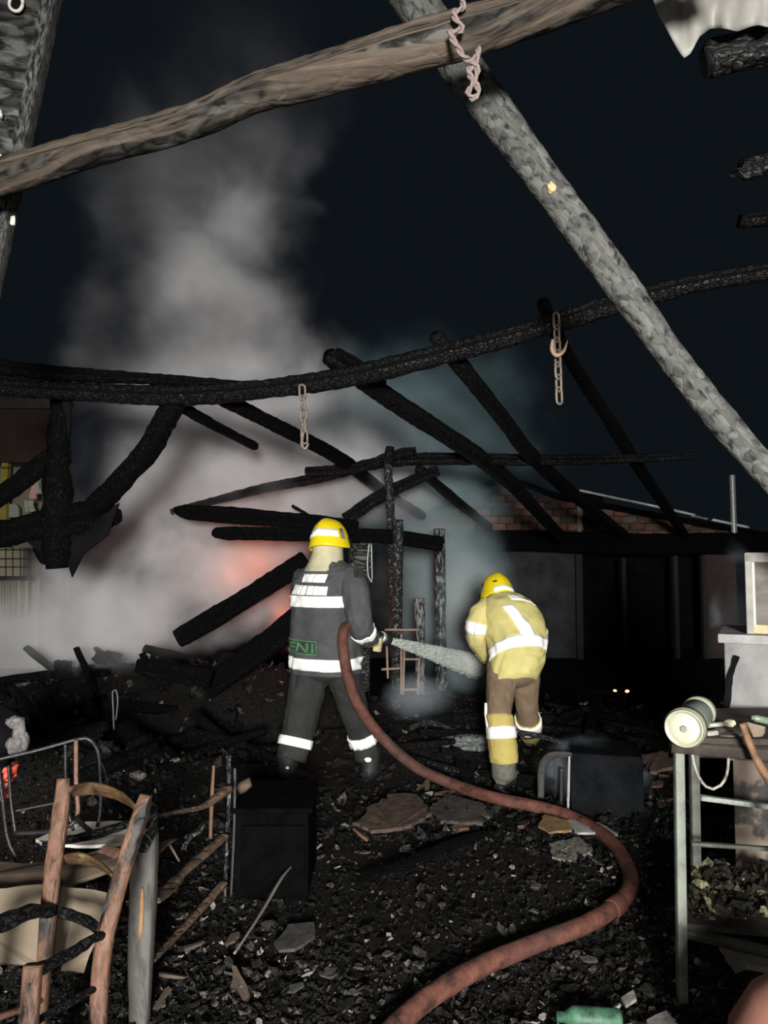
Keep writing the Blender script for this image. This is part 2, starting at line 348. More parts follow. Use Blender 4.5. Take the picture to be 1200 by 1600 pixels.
# ------------------------------------------------------------------ neighbour's house on the left
DL = 10.5
wl = empty('wall_left', P(20, 1060, DL), 'brown-painted house wall with a cream porch behind the smoke', 'wall', None, 'structure')
X = lambda px: P(px, 800, DL).x
Z = lambda py: P(600, py, DL).z
quad_wall('brown_wall', X(-140), X(98), Z(722), Z(600), DL, 0.15, MAT['brown_wall'], wl)
quad_wall('porch_wall', X(-140), X(72), 0, Z(722), DL+0.5, 0.15, MAT['cream'], wl)
quad_wall('house_corner', X(60), X(92), 0, Z(720), DL+0.1, 0.3, plain('maroon_wall', (0.055, 0.016, 0.016), 0.9), wl)
quad_wall('yellow_post', X(-6), X(4), Z(830), Z(720), DL+0.1, 0.1, MAT['yellow_paint'], wl)
quad_wall('eave_board', X(-140), X(104), Z(640), Z(626), DL-0.1, 0.06, plain('eave', (0.03, 0.022, 0.02), .8), wl)

# caged tank on the porch
tk = empty('caged_tank', P(20, 905, DL-.3), 'cream plastic tank inside a wire grid cage below the charred timbers', 'tank')
c0 = ((X(-60)+X(48))/2, DL+0.05, (Z(856)+Z(902))/2)
box('tank_body', c0, (X(48)-X(-60), 0.5, Z(856)-Z(902)), plain('tank_plastic', (0.30, 0.26, 0.18), .6, 0, .1), tk, bev=0.03)
for px in (-40, -22, -4, 9, 20, 32, 44): tube('cage_bar', [P(px, 856, DL-.22), P(px, 903, DL-.22)], 0.016, MAT['dark_metal'], tk, n=6)
for py in (859, 873, 886, 901): tube('cage_bar', [P(-60, py, DL-.24), P(48, py, DL-.24)], 0.016, MAT['dark_metal'], tk, n=6)
tube('cage_base', [P(-60, 904, DL-.24), P(48, 904, DL-.24)], 0.05, MAT['dark_metal'], tk, n=6)
# fence panel below
fn = empty('wire_fence', P(10, 950, DL-.3), 'rusty wire mesh fence with pale slats under the caged tank', 'fence')
quad_wall('backing_board', X(-60), X(42), Z(965), Z(907), DL+.1, 0.04, plain('fence_board', (0.27, 0.23, 0.15), .8), fn)
for px in (-30, -18, -6, 3, 12, 21, 33): tube('slat', [P(px, 908, DL-.25), P(px, 965, DL-.25)], 0.02, MAT['rust'], fn, n=6)
# garden chairs on the porch
def garden_chair(px, py, label):
    b = P(px, py, DL+.2); r = empty('garden_chair', b, label, 'chair', 'white garden chairs on the porch')
    s = 0.0091
    v, f = slab_geo([b+V((x*s, -.02, z*s)) for x, z in ((-11, 0), (-9, 30), (-4, 35), (5, 35), (10, 30), (12, 0), (8, 0), (6, 14), (-5, 14), (-7, 0))], 0.05, (0, 1, 0)); mk('backrest', v, f, MAT['plastic'], r, False)
    box('seat', b+V((0, -.2, .0)), (.2, .4, .05), MAT['plastic'], r)
    for sx in (-1, 1): tube('leg', [b+V((sx*.09, -.35, 0)), b+V((sx*.1, -.36, -.35))], 0.04, MAT['plastic'], r, n=8)
garden_chair(19, 822, 'white plastic garden chair nearest the dark post on the porch')
garden_chair(-4, 826, 'white plastic garden chair at the picture edge on the porch')
# laundry
def cloth(name, px, py0, py1, wpx, d, mat, label, seed, group=None):
    vs, fs = [], []; nu, nv = 8, 14
    for j in range(nv+1):
        for i in range(nu+1):
            t, u = j/nv, i/nu-.5; q = P(px + u*wpx*(1+.25*t) + 2*math.sin(t*4+seed), py0+(py1-py0)*t, d)
            vs.append(q + V((0, .05*math.sin(u*14+seed) + .03*noise.noise(V((u*5, t*5, seed))), 0)))
    for j in range(nv):
        for i in range(nu): a = j*(nu+1)+i; fs.append((a, a+1, a+nu+2, a+nu+1))
    o = mk(name, vs, fs, mat); m = o.modifiers.new('t', 'SOLIDIFY'); m.thickness = 0.008; tag(o, label, 'laundry', group); return o
cloth('hanging_cloth', 53, 736, 780, 9, DL-.2, MAT['pink'], 'pink cloth hanging on the porch line', 1.0, 'laundry on the porch line')
cloth('hanging_cloth', 62, 731, 772, 6, DL-.25, MAT['plastic'], 'narrow white cloth hanging beside the pink one on the porch', 2.2, 'laundry on the porch line')
cloth('hanging_cloth', 48, 782, 800, 14, DL-.1, MAT['plastic'], 'short crumpled white cloth hanging below the pink one', 3.2, 'laundry on the porch line')
o = tube('washing_line', [P(-60, 731, DL-.22), P(70, 729, DL-.22), P(104, 727, DL-.22)], 0.012, MAT['dark_metal'], n=6); tag(o, 'thin dark washing line strung across the porch', 'line')

# ------------------------------------------------------------------ burnt roof timbers
def beam(name, pts, wpx, mat, label, cat='beam', group='burnt roof timbers', kind='round', rough=0.012, step=0.03, n=16, hfac=1.0, parent=None, lump=0.1, sharp=4.0, up=None):
    """pts: (px, py, distance); wpx: thickness in pixels, one or one per point"""
    W = [(wpx[i] if isinstance(wpx, (list, tuple)) else wpx) for i in range(len(pts))]
    wid = [M_(W[i], pts[i][2]) for i in range(len(pts))]
    sd = RND.uniform(0, 50)
    v, f, uv = tube_geo([P(*p) for p in pts], wid, [x*hfac for x in wid], step, n, kind, rough, 20.0, up, sharp, True, lump, sd)
    o = mk(name, v, f, MAT[mat] if isinstance(mat, str) else mat, parent, True, uv); fix_normals(o.data)
    if label: tag(o, label, cat, group)
    return o
o = beam('crooked_log', [(-90, 303, 2.75), (0, 277, 2.7), (150, 232, 2.65), (300, 190, 2.58), (400, 146, 2.53), (480, 124, 2.5), (620, 82, 2.45), (760, 42, 2.42), (880, 4, 2.4), (1010, -42, 2.35), (1150, -92, 2.3)],
     [50, 56, 55, 54, 58, 64, 72, 72, 66, 62, 60], 'log_brown', 'crooked brown-grey log crossing the top of the picture with the rope on it', 'beam', None, rough=0.006, step=0.02, n=28, lump=0.12)
r = empty('wide_post', P(20, 430, 2.95), 'wide grey weathered plank post leaning behind the crooked log', 'post')
beam('plank', [(56, -80, 2.98), (-6, 225, 2.95), (-58, 480, 2.93)], [108, 104, 100], 'plank_grey', None, kind='rect', rough=0.006, n=24, hfac=0.3, parent=r, lump=0.05, sharp=9, up=V((0, 1, 0)))
v, f, _ = tube_geo([P(25, 5, 2.9)+V((0.028*math.cos(a), 0, 0.036*math.sin(a))) for a in [i*math.pi/8 for i in range(17)]], 0.014, step=.01, n=8, rough=.006, rs=40); mk('knot_rim', v, f, MAT['white'], r)
v, f = blob_geo(P(25, 5, 2.912), (.024, .012, .032), 3, .2); mk('knot_hole_shade', v, f, MAT['void'], r)  # dark blob gives the shade of a hole; the plank stays solid
for k, (px, py, s) in enumerate(((1, 178, .016), (0, 246, .015), (20, 345, .02))):
    v, f = blob_geo(P(px, py, 2.88), (s*.5, .01, s), k, .5); mk('plaster_fleck', v, f, MAT['white'], r)
r = empty('slanting_log', P(1220, 760, 2.8), 'round ash-grey log slanting down from under the crooked log to the picture edge', 'beam')
beam('trunk', [(596, -75, 3.05), (660, 20, 3.02), (735, 125, 3.0), (860, 295, 2.95), (960, 432, 2.9), (1060, 572, 2.85), (1150, 683, 2.8), (1240, 785, 2.75), (1450, 1030, 2.6), (1750, 1370, 2.42), (1960, 1610, 2.32)], [66, 64, 62, 55, 52, 46, 43, 40, 42, 44, 46], 'log_grey', None, rough=0.006, step=0.02, n=26, parent=r, lump=0.12)
v, f = blob_geo(P(862, 293, 2.885), (.017, .012, .022), 5, .35); mk('bare_wood_spot', v, f, plain('bare_wood', (.5, .36, .18), .7), r)

beam('charred_tie_beam', [(-70, 602, 5.0), (0, 605, 5.0), (120, 612, 4.97), (250, 618, 4.93), (330, 615, 4.9), (420, 607, 4.8), (520, 593, 4.7), (600, 577, 4.6), (700, 551, 4.5), (800, 525, 4.4), (900, 494, 4.3), (1000, 464, 4.2), (1100, 441, 4.1), (1200, 424, 4.0), (1300, 404, 3.9), (1650, 330, 3.6)],
     [26, 26, 28, 34, 34, 30, 32, 34, 32, 31, 32, 31, 29, 27, 27, 28], 'char', 'long bowed charred tie beam crossing the whole picture with chains on it', rough=0.014, step=0.025, n=20)
beam('charred_beam', [(-70, 574, 4.95), (0, 574, 4.95), (80, 583, 4.93), (200, 590, 4.9), (300, 596, 4.88), (404, 603, 4.85)], [26, 26, 25, 20, 16, 12], 'char_black', 'black charred beam lying close above the tie beam near the smoke')
beam('charred_rafter', [(514, 556, 4.6), (560, 590, 4.85), (650, 650, 5.6), (745, 712, 6.6), (800, 757, 7.6), (845, 805, 8.8), (880, 842, 10.5)], [26, 27, 27, 24, 20, 17, 14], 'char', 'charred rafter with a split end rising above the tie beam at its middle', kind='rect', sharp=3.2, rough=.009)
beam('charred_rafter_tail', [(526, 552, 4.58), (560, 572, 4.72), (600, 600, 4.95)], [20, 20, 10], 'char_black', 'short twin rafter tail poking up beside the split-ended rafter')
beam('charred_rafter', [(680, 524, 4.5), (720, 572, 4.75), (790, 660, 5.8), (832, 714, 6.7), (900, 776, 8.6), (975, 836, 11.6)], [21, 24, 22, 21, 17, 14], 'char', 'charred rafter with peeled pale wood where it passes the far tie beam', kind='rect', sharp=3.2, rough=.009)
beam('charred_rafter', [(848, 474, 4.35), (890, 560, 4.9), (960, 670, 6.2), (1010, 748, 7.8), (1070, 836, 11.6)], [20, 18, 17, 16, 12], 'char_black', 'black rafter behind the hooked chain against the night sky', kind='rect', sharp=3.2, rough=.009)
beam('charred_rafter', [(330, 614, 4.95), (430, 664, 5.6), (530, 716, 6.7), (600, 768, 7.7), (660, 806, 8.6)], [22, 20, 20, 15, 12], 'char_black', 'knotty black rafter crossing the smoke below the first hanging chain', kind='rect', sharp=3.2, rough=.009)
beam('charred_rafter', [(272, 628, 5.0), (330, 662, 5.6), (398, 697, 6.6)], [18, 15, 12], 'char_black', 'short broken rafter stub fading into the smoke', kind='rect', sharp=3.2, rough=.009)
beam('charred_rafter', [(655, 733, 6.9), (700, 772, 7.7), (764, 824, 9.2)], [15, 14, 12], 'char', 'thin far rafter in front of the brick gable', kind='rect', sharp=3.2, rough=.009)
beam('far_tie_beam', [(268, 800, 7.3), (400, 766, 7.15), (500, 746, 7.05), (600, 722, 6.9), (700, 717, 6.85), (850, 719, 6.8), (1000, 716, 6.75), (1085, 712, 6.7)], [10, 15, 17, 19, 20, 18, 14, 10], 'char', 'far charred tie beam bending behind the helmeted firefighter')
beam('charred_log_stub', [(478, 737, 6.95), (560, 731, 6.85), (612, 712, 6.78), (650, 704, 6.75)], [14, 18, 16, 12], 'char', 'short charred log lying on top of the far tie beam')
beam('charred_knot_stub', [(606, 725, 6.7), (610, 698, 6.7)], [18, 13], 'char', 'stubby charred post top poking above the far tie beam')
beam('charred_collar', [(272, 796, 6.75), (292, 800, 6.73), (330, 803, 6.7), (480, 815, 6.65), (560, 822, 6.65)], [6, 24, 26, 24, 16], 'char_black', 'pointed black collar beam above the fire glow', kind='rect')
beam('charred_collar', [(332, 832, 6.45), (352, 833, 6.45), (480, 835, 6.5), (600, 838, 6.6), (690, 850, 6.7)], [6, 21, 22, 22, 24], 'char_black', 'lower black collar beam running behind the yellow helmet', kind='rect')
beam('leaning_beam', [(280, 997, 6.5), (380, 938, 6.45), (478, 876, 6.4)], [30, 32, 32], 'char_black', 'upper black beam leaning through the orange smoke', 'beam', 'beams leaning in the smoke', kind='rect', rough=.01)
beam('leaning_beam', [(325, 1075, 6.2), (400, 1021, 6.15), (474, 962, 6.1)], [34, 38, 40], 'char_black', 'lower black beam leaning against the rubble behind the dark-coated firefighter', 'beam', 'beams leaning in the smoke', kind='rect', rough=.01)
beam('knee_brace', [(274, 628, 4.98), (254, 664, 5.03), (234, 700, 5.1), (196, 744, 5.2), (130, 812, 5.45), (70, 868, 5.6)], [29, 30, 33, 30, 32, 36], 'char_black', 'thick black knee brace under the tie beam in front of the smoke', kind='rect', rough=.016)
beam('charred_post', [(96, 606, 5.3), (92, 700, 5.35), (90, 800, 5.4), (90, 850, 5.4), (92, 888, 5.4)], [24, 34, 44, 50, 34], 'char_black', 'tattered black post beside the porch of the neighbouring house', 'post', rough=.045)
beam('charred_brace', [(-60, 812, 5.5), (0, 776, 5.5), (50, 738, 5.5), (104, 690, 5.55)], [26, 28, 28, 16], 'char_black', 'black brace slanting across the cream porch', kind='rect', sharp=3.2, rough=.012)
beam('charred_rail', [(-70, 850, 5.4), (0, 836, 5.4), (60, 822, 5.42), (130, 812, 5.45), (190, 806, 5.5)], [38, 40, 48, 60, 18], 'char_black', 'sagging black rail above the caged tank', rough=.03)
for k, (pl, lab) in enumerate(((((40, 845), (95, 840), (80, 872), (58, 860)), 'larger torn black roofing scrap hanging above the caged tank'), (((96, 796), (150, 800), (186, 786), (168, 836), (130, 866), (112, 902), (100, 860)), 'broad torn black roofing scrap hanging beside the tattered post'), (((92, 610), (112, 612), (108, 690), (102, 650)), 'thin black roofing strip hanging from the tie beam by the smoke'))):
    v, f = slab_geo([P(a, b_, 5.38 if k < 2 else 5.05) for a, b_ in pl], .02, (0, 1, 0)); o = mk('roofing_scrap', v, f, MAT['void'], None, False); tag(o, lab, 'scrap', 'burnt roofing scraps')
beam('charred_post', [(606, 722, 6.72), (610, 800, 6.7), (613, 900, 6.65), (616, 1000, 6.6), (617, 1105, 6.6)], [14, 13, 14, 14, 14], 'char_ash', 'slender ash-flecked post holding the far tie beam', 'post')
beam('charred_post', [(622, 812, 6.55), (621, 900, 6.55), (620, 1000, 6.5), (620, 1110, 6.5)], [16, 17, 17, 17], 'char_ash', 'shorter thicker ash-flecked post against the slender one', 'post', rough=.01)
beam('charred_brace', [(540, 812, 6.95), (600, 772, 6.9), (684, 735, 6.95)], [20, 20, 16], 'char', 'charred brace crossing behind the slender post', kind='rect', sharp=3.2, rough=.012)
beam('charred_post', [(686, 826, 7.4), (688, 930, 7.4), (690, 1080, 7.4)], [18, 17, 18], char('silver_ash_post', (.02, .02, .02), (.05, .05, .05), (.30, .32, .31), .4, (40, 16, 1), .5), 'silver-flaked burnt post beside the bright smoke', 'post', rough=.012)
beam('charred_post', [(655, 935, 7.2), (656, 1000, 7.2), (657, 1085, 7.2)], [17, 15, 15], char('white_ash_post', (.03, .03, .03), (.07, .07, .07), (.30, .32, .31), .6, (40, 16, 1), .5), 'short white-ashed stump post between the two burnt posts', 'post', rough=.012)
r = empty('charred_hoarding', P(568, 905, 6.9), 'flaking charred board panel with silvery ash hanging behind the dark shoulder', 'panel')
beam('board', [(563, 842, 6.9), (564, 875, 6.9), (562, 906, 6.9), (562, 1080, 6.9)], [38, 36, 34, 30], 'char_ash', None, kind='rect', hfac=.25, parent=r, sharp=8)
tube('wire_loop', [P(577, 846, 6.8), P(574, 880, 6.8), P(576, 902, 6.8), P(581, 910, 6.8), P(581, 880, 6.8), P(580, 846, 6.8)], .012, plain('silver_wire', (.45, .46, .45), .4, .3), r, n=6)
beam('charred_stub', [(1104, 92, 2.9), (1180, 76, 2.9), (1650, -25, 2.9)], [46, 50, 50], 'char_ash', 'deeply crazed charred timber end under the plastic sheet', kind='rect', rough=.014, n=22)
beam('charred_stub', [(1165, 266, 4.2), (1200, 255, 4.2), (1650, 145, 4.2)], [22, 34, 36], 'char_ash', 'ragged flaking timber end halfway down the picture edge', rough=.03)
beam('charred_stub', [(1166, 345, 4.6), (1200, 340, 4.6), (1650, 280, 4.6)], [18, 22, 22], 'char', 'dim lower timber end at the picture edge', rough=.02)
o = beam('roof_pipe', [(1144, 742, 11.7), (1146, 800, 11.7), (1148, 852, 11.7)], [9, 9, 9], MAT['steel'], 'thin grey vertical pipe standing above the back roof', 'pipe', None, rough=.001)
beam('loose_stick', [(456, 790, 6.9), (480, 805, 6.9), (505, 826, 6.7)], [5, 7, 5], 'char', 'small stick poking up above the lower collar beam')

# plastic sheet remnant at the top right
def sheet():
    edge = [(1010, -30), (1030, 25), (1050, 62), (1068, 92), (1080, 84), (1092, 58), (1108, 45), (1128, 44), (1150, 50), (1172, 42), (1186, 40), (1200, 44), (1225, 30), (1260, -30)]
    xs = np.linspace(1010, 1260, 56); ys = np.interp(xs, [e[0] for e in edge], [e[1] for e in edge]); nv = 12; vs, fs = [], []
    for j in range(nv+1):
        for i, x in enumerate(xs):
            t = j/nv; y = -60 + (ys[i]+60)*t
            vs.append(P(x, y, 2.72 + .018*math.sin(i*.55 + t*1.5) + .03*noise.noise(V((i*.2, t*2, 0))) + .02*t))
    n = len(xs)
    for j in range(nv):
        for i in range(n-1): a = j*n+i; fs.append((a, a+1, a+n+1, a+n))
    o = mk('plastic_sheet', vs, fs, MAT['sheet']); m = o.modifiers.new('t', 'SOLIDIFY'); m.thickness = .006
    tag(o, 'torn pale plastic sheet hanging at the top corner of the picture', 'sheet')
sheet()

# rope over the log
r = empty('knotted_rope', P(740, 155, 2.32), 'singed pinkish rope knotted over the crooked log', 'rope')
rp = [(712, -12, 2.33), (724, 10, 2.32), (708, 22, 2.31), (722, 45, 2.31), (703, 52, 2.31), (712, 68, 2.31), (728, 92, 2.33), (745, 88, 2.36), (748, 75, 2.37), (742, 100, 2.35), (731, 112, 2.35), (742, 128, 2.35), (748, 145, 2.35), (738, 154, 2.35), (731, 145, 2.35), (738, 132, 2.34), (746, 108, 2.34), (734, 94, 2.34)]
for ph in (0, math.pi):
    base = [q for q, _ in resample([P(*p) for p in rp], .006)]; fr = frames(base)
    tube('strand', [q + (fr[i][1]*math.cos(i*.55+ph) + fr[i][2]*math.sin(i*.55+ph))*.006 for i, q in enumerate(base)][::2], .012, MAT['rope'], r, n=8, step=.01)

# chains
def link_geo(c, ax, wd, L, Wd, r):
    ax, wd = V(ax).normalized(), V(wd).normalized(); pts = []
    for k in range(25):
        a = 2*math.pi*k/24; s = math.sin(a); cs = math.cos(a)
        pts.append(V(c) + wd*cs*Wd/2 + ax*(s*Wd/2 + math.copysign((L-Wd)/2, s) if abs(s) > 1e-6 else 0))
    return tube_geo(pts, 2*r, step=.02, n=8, cap=False)
def chain(px0, py0, px1, py1, d, n, label, hook):
    a, b_ = P(px0, py0, d), P(px1, py1, d); ax = (b_-a); st = ax.length/n; ax.normalize()
    r = empty('hanging_chain', b_, label, 'chain', 'chains hanging from the tie beam')
    for i in range(n):
        ang = 0.5 if i % 2 == 0 else 0.5+math.pi/2
        v, f, _ = link_geo(a + ax*st*(i+.5), ax, V((math.cos(ang), math.sin(ang), 0)), st*1.34, st*.56, st*.105); mk('link', v, f, MAT['chain'], r)
    if hook:
        h = P(px0+3, py0+52, d-.04)
        tube('hook', [h+V((-.03, 0, .05)), h+V((-.035, 0, -.01)), h+V((-.01, -.01, -.045)), h+V((.03, -.01, -.02)), h+V((.055, 0, .045))], [.018, .024, .026, .02, .008], plain('rust_hook', (.42, .27, .19), .6), r, n=10, step=.01)
    else:
        h = P(px1, py1, d)
        tube('hook', [h+V((-.01, 0, .06)), h+V((-.018, 0, -.02)), h+V((.005, 0, -.045)), h+V((.025, 0, -.01))], [.02, .022, .022, .014], MAT['chain'], r, n=10, step=.01)
chain(472, 604, 476, 690, 4.66, 5, 'short chain with a hook hanging at the middle of the tie beam', False)
chain(869, 492, 874, 628, 4.215, 7, 'longer rusty chain with a claw hook hanging near the slanting log', True)
# ------------------------------------------------------------------ firefighters
MAT['skin'] = plain('skin', (0.42, 0.26, 0.19), 0.6, 0, 0.08, 20, 0.05)
MAT['coat_dark'] = plain('charcoal_coat', (0.062, 0.064, 0.067), 0.85, 0, 0.2, 9, 0.25)
MAT['trouser_dark'] = plain('charcoal_trousers', (0.022, 0.0228, 0.0215), 0.88, 0, 0.3, 7, 0.3)
MAT['coat_tan'] = plain('golden_coat', (0.60, 0.53, 0.20), 0.8, 0, 0.13, 8, 0.2)
MAT['trouser_tan'] = plain('brown_trousers', (0.17, 0.118, 0.075), 0.85, 0, 0.22, 8, 0.25)
MAT['shin_tan'] = plain('golden_shin', (0.46, 0.37, 0.11), 0.8, 0, 0.15, 8, 0.2)
MAT['reflect'] = plain('reflective_tape', (0.97, 0.97, 0.93), 0.5, 0, 0.02, 60, 0.05)
MAT['lime'] = plain('lime_tape', (0.62, 0.66, 0.30), 0.6, 0, 0.08, 40, 0.05)
MAT['helmet'] = plain('yellow_helmet', (0.78, 0.60, 0.012), 0.35, 0, 0.06, 10, 0.02, spec=.3)
MAT['hood'] = plain('beige_neck_cloth', (0.50, 0.46, 0.30), 0.9, 0, 0.1, 12, 0.3)
MAT['glove'] = plain('tan_glove', (0.50, 0.45, 0.24), 0.8, 0, 0.2, 25, 0.3)
MAT['boot'] = plain('dusty_boot', (0.12, 0.118, 0.10), 0.8, 0, 0.4, 25, 0.5)
MAT['boot_black'] = plain('black_boot', (0.02, 0.02, 0.02), 0.6, 0, 0.4, 25, 0.3)
MAT['green_text'] = plain('green_reflective_print', (0.085, 0.19, 0.095), 0.6, 0, 0.15, 40, 0.05)
MAT['green_back'] = plain('dark_green_badge', (0.03, 0.045, 0.032), 0.7, 0, 0.15, 40, 0.05)
MAT['black'] = plain('black_rubber', (0.014, 0.014, 0.015), 0.5, 0, 0.3, 30, 0.1)

class Surf:
    """closed loft; rings: (centre, u, v, a, b, power). pt(theta, t): theta 0 = +u, 90 = +v (degrees)"""
    def __init__(s, rings, fold=0.008, seed=0.0, fk=(2.2, 5.0)): s.r, s.fold, s.seed, s.fk = rings, fold, seed, fk
    def ring(s, t):
        n = len(s.r); x = max(0.0, min(1.0, t))*(n-1); i = min(int(x), n-2); f = x-i
        R = [s.r[max(i-1, 0)], s.r[i], s.r[i+1], s.r[min(i+2, n-1)]]
        cr = lambda a, b, c, d: 0.5*((2*b) + (c-a)*f + (2*a-5*b+4*c-d)*f*f + (3*b-a-3*c+d)*f*f*f)
        c = cr(*[q[0] for q in R]); u = R[1][1].lerp(R[2][1], f).normalized(); v = R[1][2].lerp(R[2][2], f).normalized()
        return c, u, v, cr(*[q[3] for q in R]), cr(*[q[4] for q in R]), R[1][5]*(1-f)+R[2][5]*f
    def pt(s, th, t, off=0.0):
        c, u, v, a, b, p = s.ring(t); A = math.radians(th); cs, sn = math.cos(A), math.sin(A)
        x, y = math.copysign(abs(cs)**(2/p), cs)*a, math.copysign(abs(sn)**(2/p), sn)*b
        d = u*x + v*y; k = 0.0
        if s.fold:
            q = V((cs*s.fk[0], sn*s.fk[0], t*s.fk[1] + s.seed)); w = V((noise.noise(q*.7), noise.noise(q*.7+V((9, 0, 0))), noise.noise(q*.7+V((0, 7, 0)))))
            k = s.fold*(1-2.2*abs(noise.noise(q + w*1.2))) + s.fold*.4*noise.noise(q*3.1)
        return c + d + d.normalized()*(k+off)
    def geo(s, nth=40, nt=48, t0=0.0, t1=1.0, off=0.0, cap=True):
        vs = [s.pt(360*k/nth, t0+(t1-t0)*j/nt, off) for j in range(nt+1) for k in range(nth)]
        f = [(j*nth+k, j*nth+(k+1) % nth, (j+1)*nth+(k+1) % nth, (j+1)*nth+k) for j in range(nt) for k in range(nth)]
        if cap: f += [tuple(range(nth))[::-1], tuple(nt*nth+k for k in range(nth))]
        return vs, f
    def patch(s, th0, th1, t0, t1, nu=16, nv=4, o0=-.004, o1=.006, skew=0.0, tilt=0.0):
        """shell lying on the surface; skew: degrees of turn from t0 to t1, tilt: change of t across theta"""
        vs = []
        for o in (o0, o1):
            for j in range(nv+1):
                for i in range(nu+1): vs.append(s.pt(th0+(th1-th0)*i/nu + skew*j/nv, t0+(t1-t0)*j/nv + tilt*(i/nu-.5), o))
        n = (nu+1)*(nv+1); g = lambda j, i: j*(nu+1)+i; f = []
        for j in range(nv):
            for i in range(nu): q = (g(j, i), g(j, i+1), g(j+1, i+1), g(j+1, i)); f += [q[::-1], tuple(n+x for x in q)]
        rim = [g(0, i) for i in range(nu+1)] + [g(j, nu) for j in range(1, nv+1)] + [g(nv, i) for i in range(nu-1, -1, -1)] + [g(j, 0) for j in range(nv-1, 0, -1)]
        f += [(rim[i], rim[(i+1) % len(rim)], n+rim[(i+1) % len(rim)], n+rim[i]) for i in range(len(rim))]
        return vs, f
def smk(name, g, mat, parent):
    o = mk(name, g[0], g[1], mat, parent); fix_normals(o.data); return o
def limb(pts, rad, flat=1.0, fold=.006, seed=0.0, up=None, fk=(2.0, 6.0)):
    sm = resample(pts, 10.0) if False else [(V(p), i/(len(pts)-1)) for i, p in enumerate(pts)]
    fr = frames([q for q, _ in sm], up or V((0, 1, 0)))
    return Surf([(q, fr[i][1], fr[i][2], rad[i], rad[i]*flat, 2.2) for i, (q, _) in enumerate(sm)], fold, seed, fk)
def tY(ys, y):
    for i in range(len(ys)-1):
        if (ys[i]-y)*(ys[i+1]-y) <= 0: return (i + (ys[i]-y)/(ys[i]-ys[i+1]))/(len(ys)-1)
    return 0.0
def grip(C, A, Nrm, rc, W, side=1, k=1.0):
    """a gloved hand closed round a bar: C bar centre, A along the bar, Nrm towards the palm, W wrist"""
    A = V(A).normalized(); Nn = (V(Nrm) - A*V(Nrm).dot(A)).normalized(); B = A.cross(Nn)*side; g = []
    arc = lambda o, a, r: V(C) + A*o + (Nn*math.cos(a) + B*math.sin(a))*r
    for i, (o, e) in enumerate(((.033*k, 3.5), (.011*k, 3.75), (-.011*k, 3.6), (-.032*k, 3.1))):
        pts = [arc(o*.9, a, rc+.012) for a in (-.2, .5, 1.2, 1.9, 2.6, e)]
        g.append(tube_geo(pts, [x*k for x in (.022, .023, .022, .021, .019, .013)], step=.01, n=10)[:2])
    g.append(tube_geo([arc(.03, -.1, rc+.02), arc(.05, -.6, rc+.014), arc(.045, -1.3, rc+.013), arc(.035, -2.0, rc+.013)], [x*k for x in (.028, .026, .023, .016)], step=.01, n=10)[:2])
    pal = [V(W), V(W).lerp(arc(0, -.25, rc+.02), .5), arc(0, -.25, rc+.018), arc(0, .2, rc+.014)]
    g.append(tube_geo(pal, [x*k for x in (.06, .075, .088, .08)], [x*k for x in (.05, .045, .034, .026)], step=.015, n=14, up=Nn)[:2])
    return remesh(g, .005, 3)
def boot(name, ankle, fwd, mat, parent, k=1.0):
    f = V((fwd[0], fwd[1], 0)).normalized(); a = V(ankle); gz = a.z - .1
    s = [tube_geo([a+V((0, 0, .16)), a+V((0, 0, .05)), a+V((0, 0, -.02))-f*.01, V((a.x, a.y, gz+.045))-f*.02], [.15*k, .14*k, .13*k, .12*k], step=.02, n=16)[:2],
         tube_geo([V((a.x, a.y, gz+.045))-f*.07, V((a.x, a.y, gz+.055)), V((a.x, a.y, gz+.05))+f*.12, V((a.x, a.y, gz+.035))+f*.2], [.075, .1, .105, .07], [.09, .11, .085, .055], step=.02, n=16)[:2]]
    o = smk(name, remesh(s, .012, 3), mat, parent)
    sl = tube_geo([V((a.x, a.y, gz+.012))-f*.1, V((a.x, a.y, gz+.012)), V((a.x, a.y, gz+.012))+f*.12, V((a.x, a.y, gz+.014))+f*.22], [.06, .09, .105, .06], .03, step=.02, n=12, kind='rect')[:2]
    smk('sole', sl, MAT['black'], o); return o
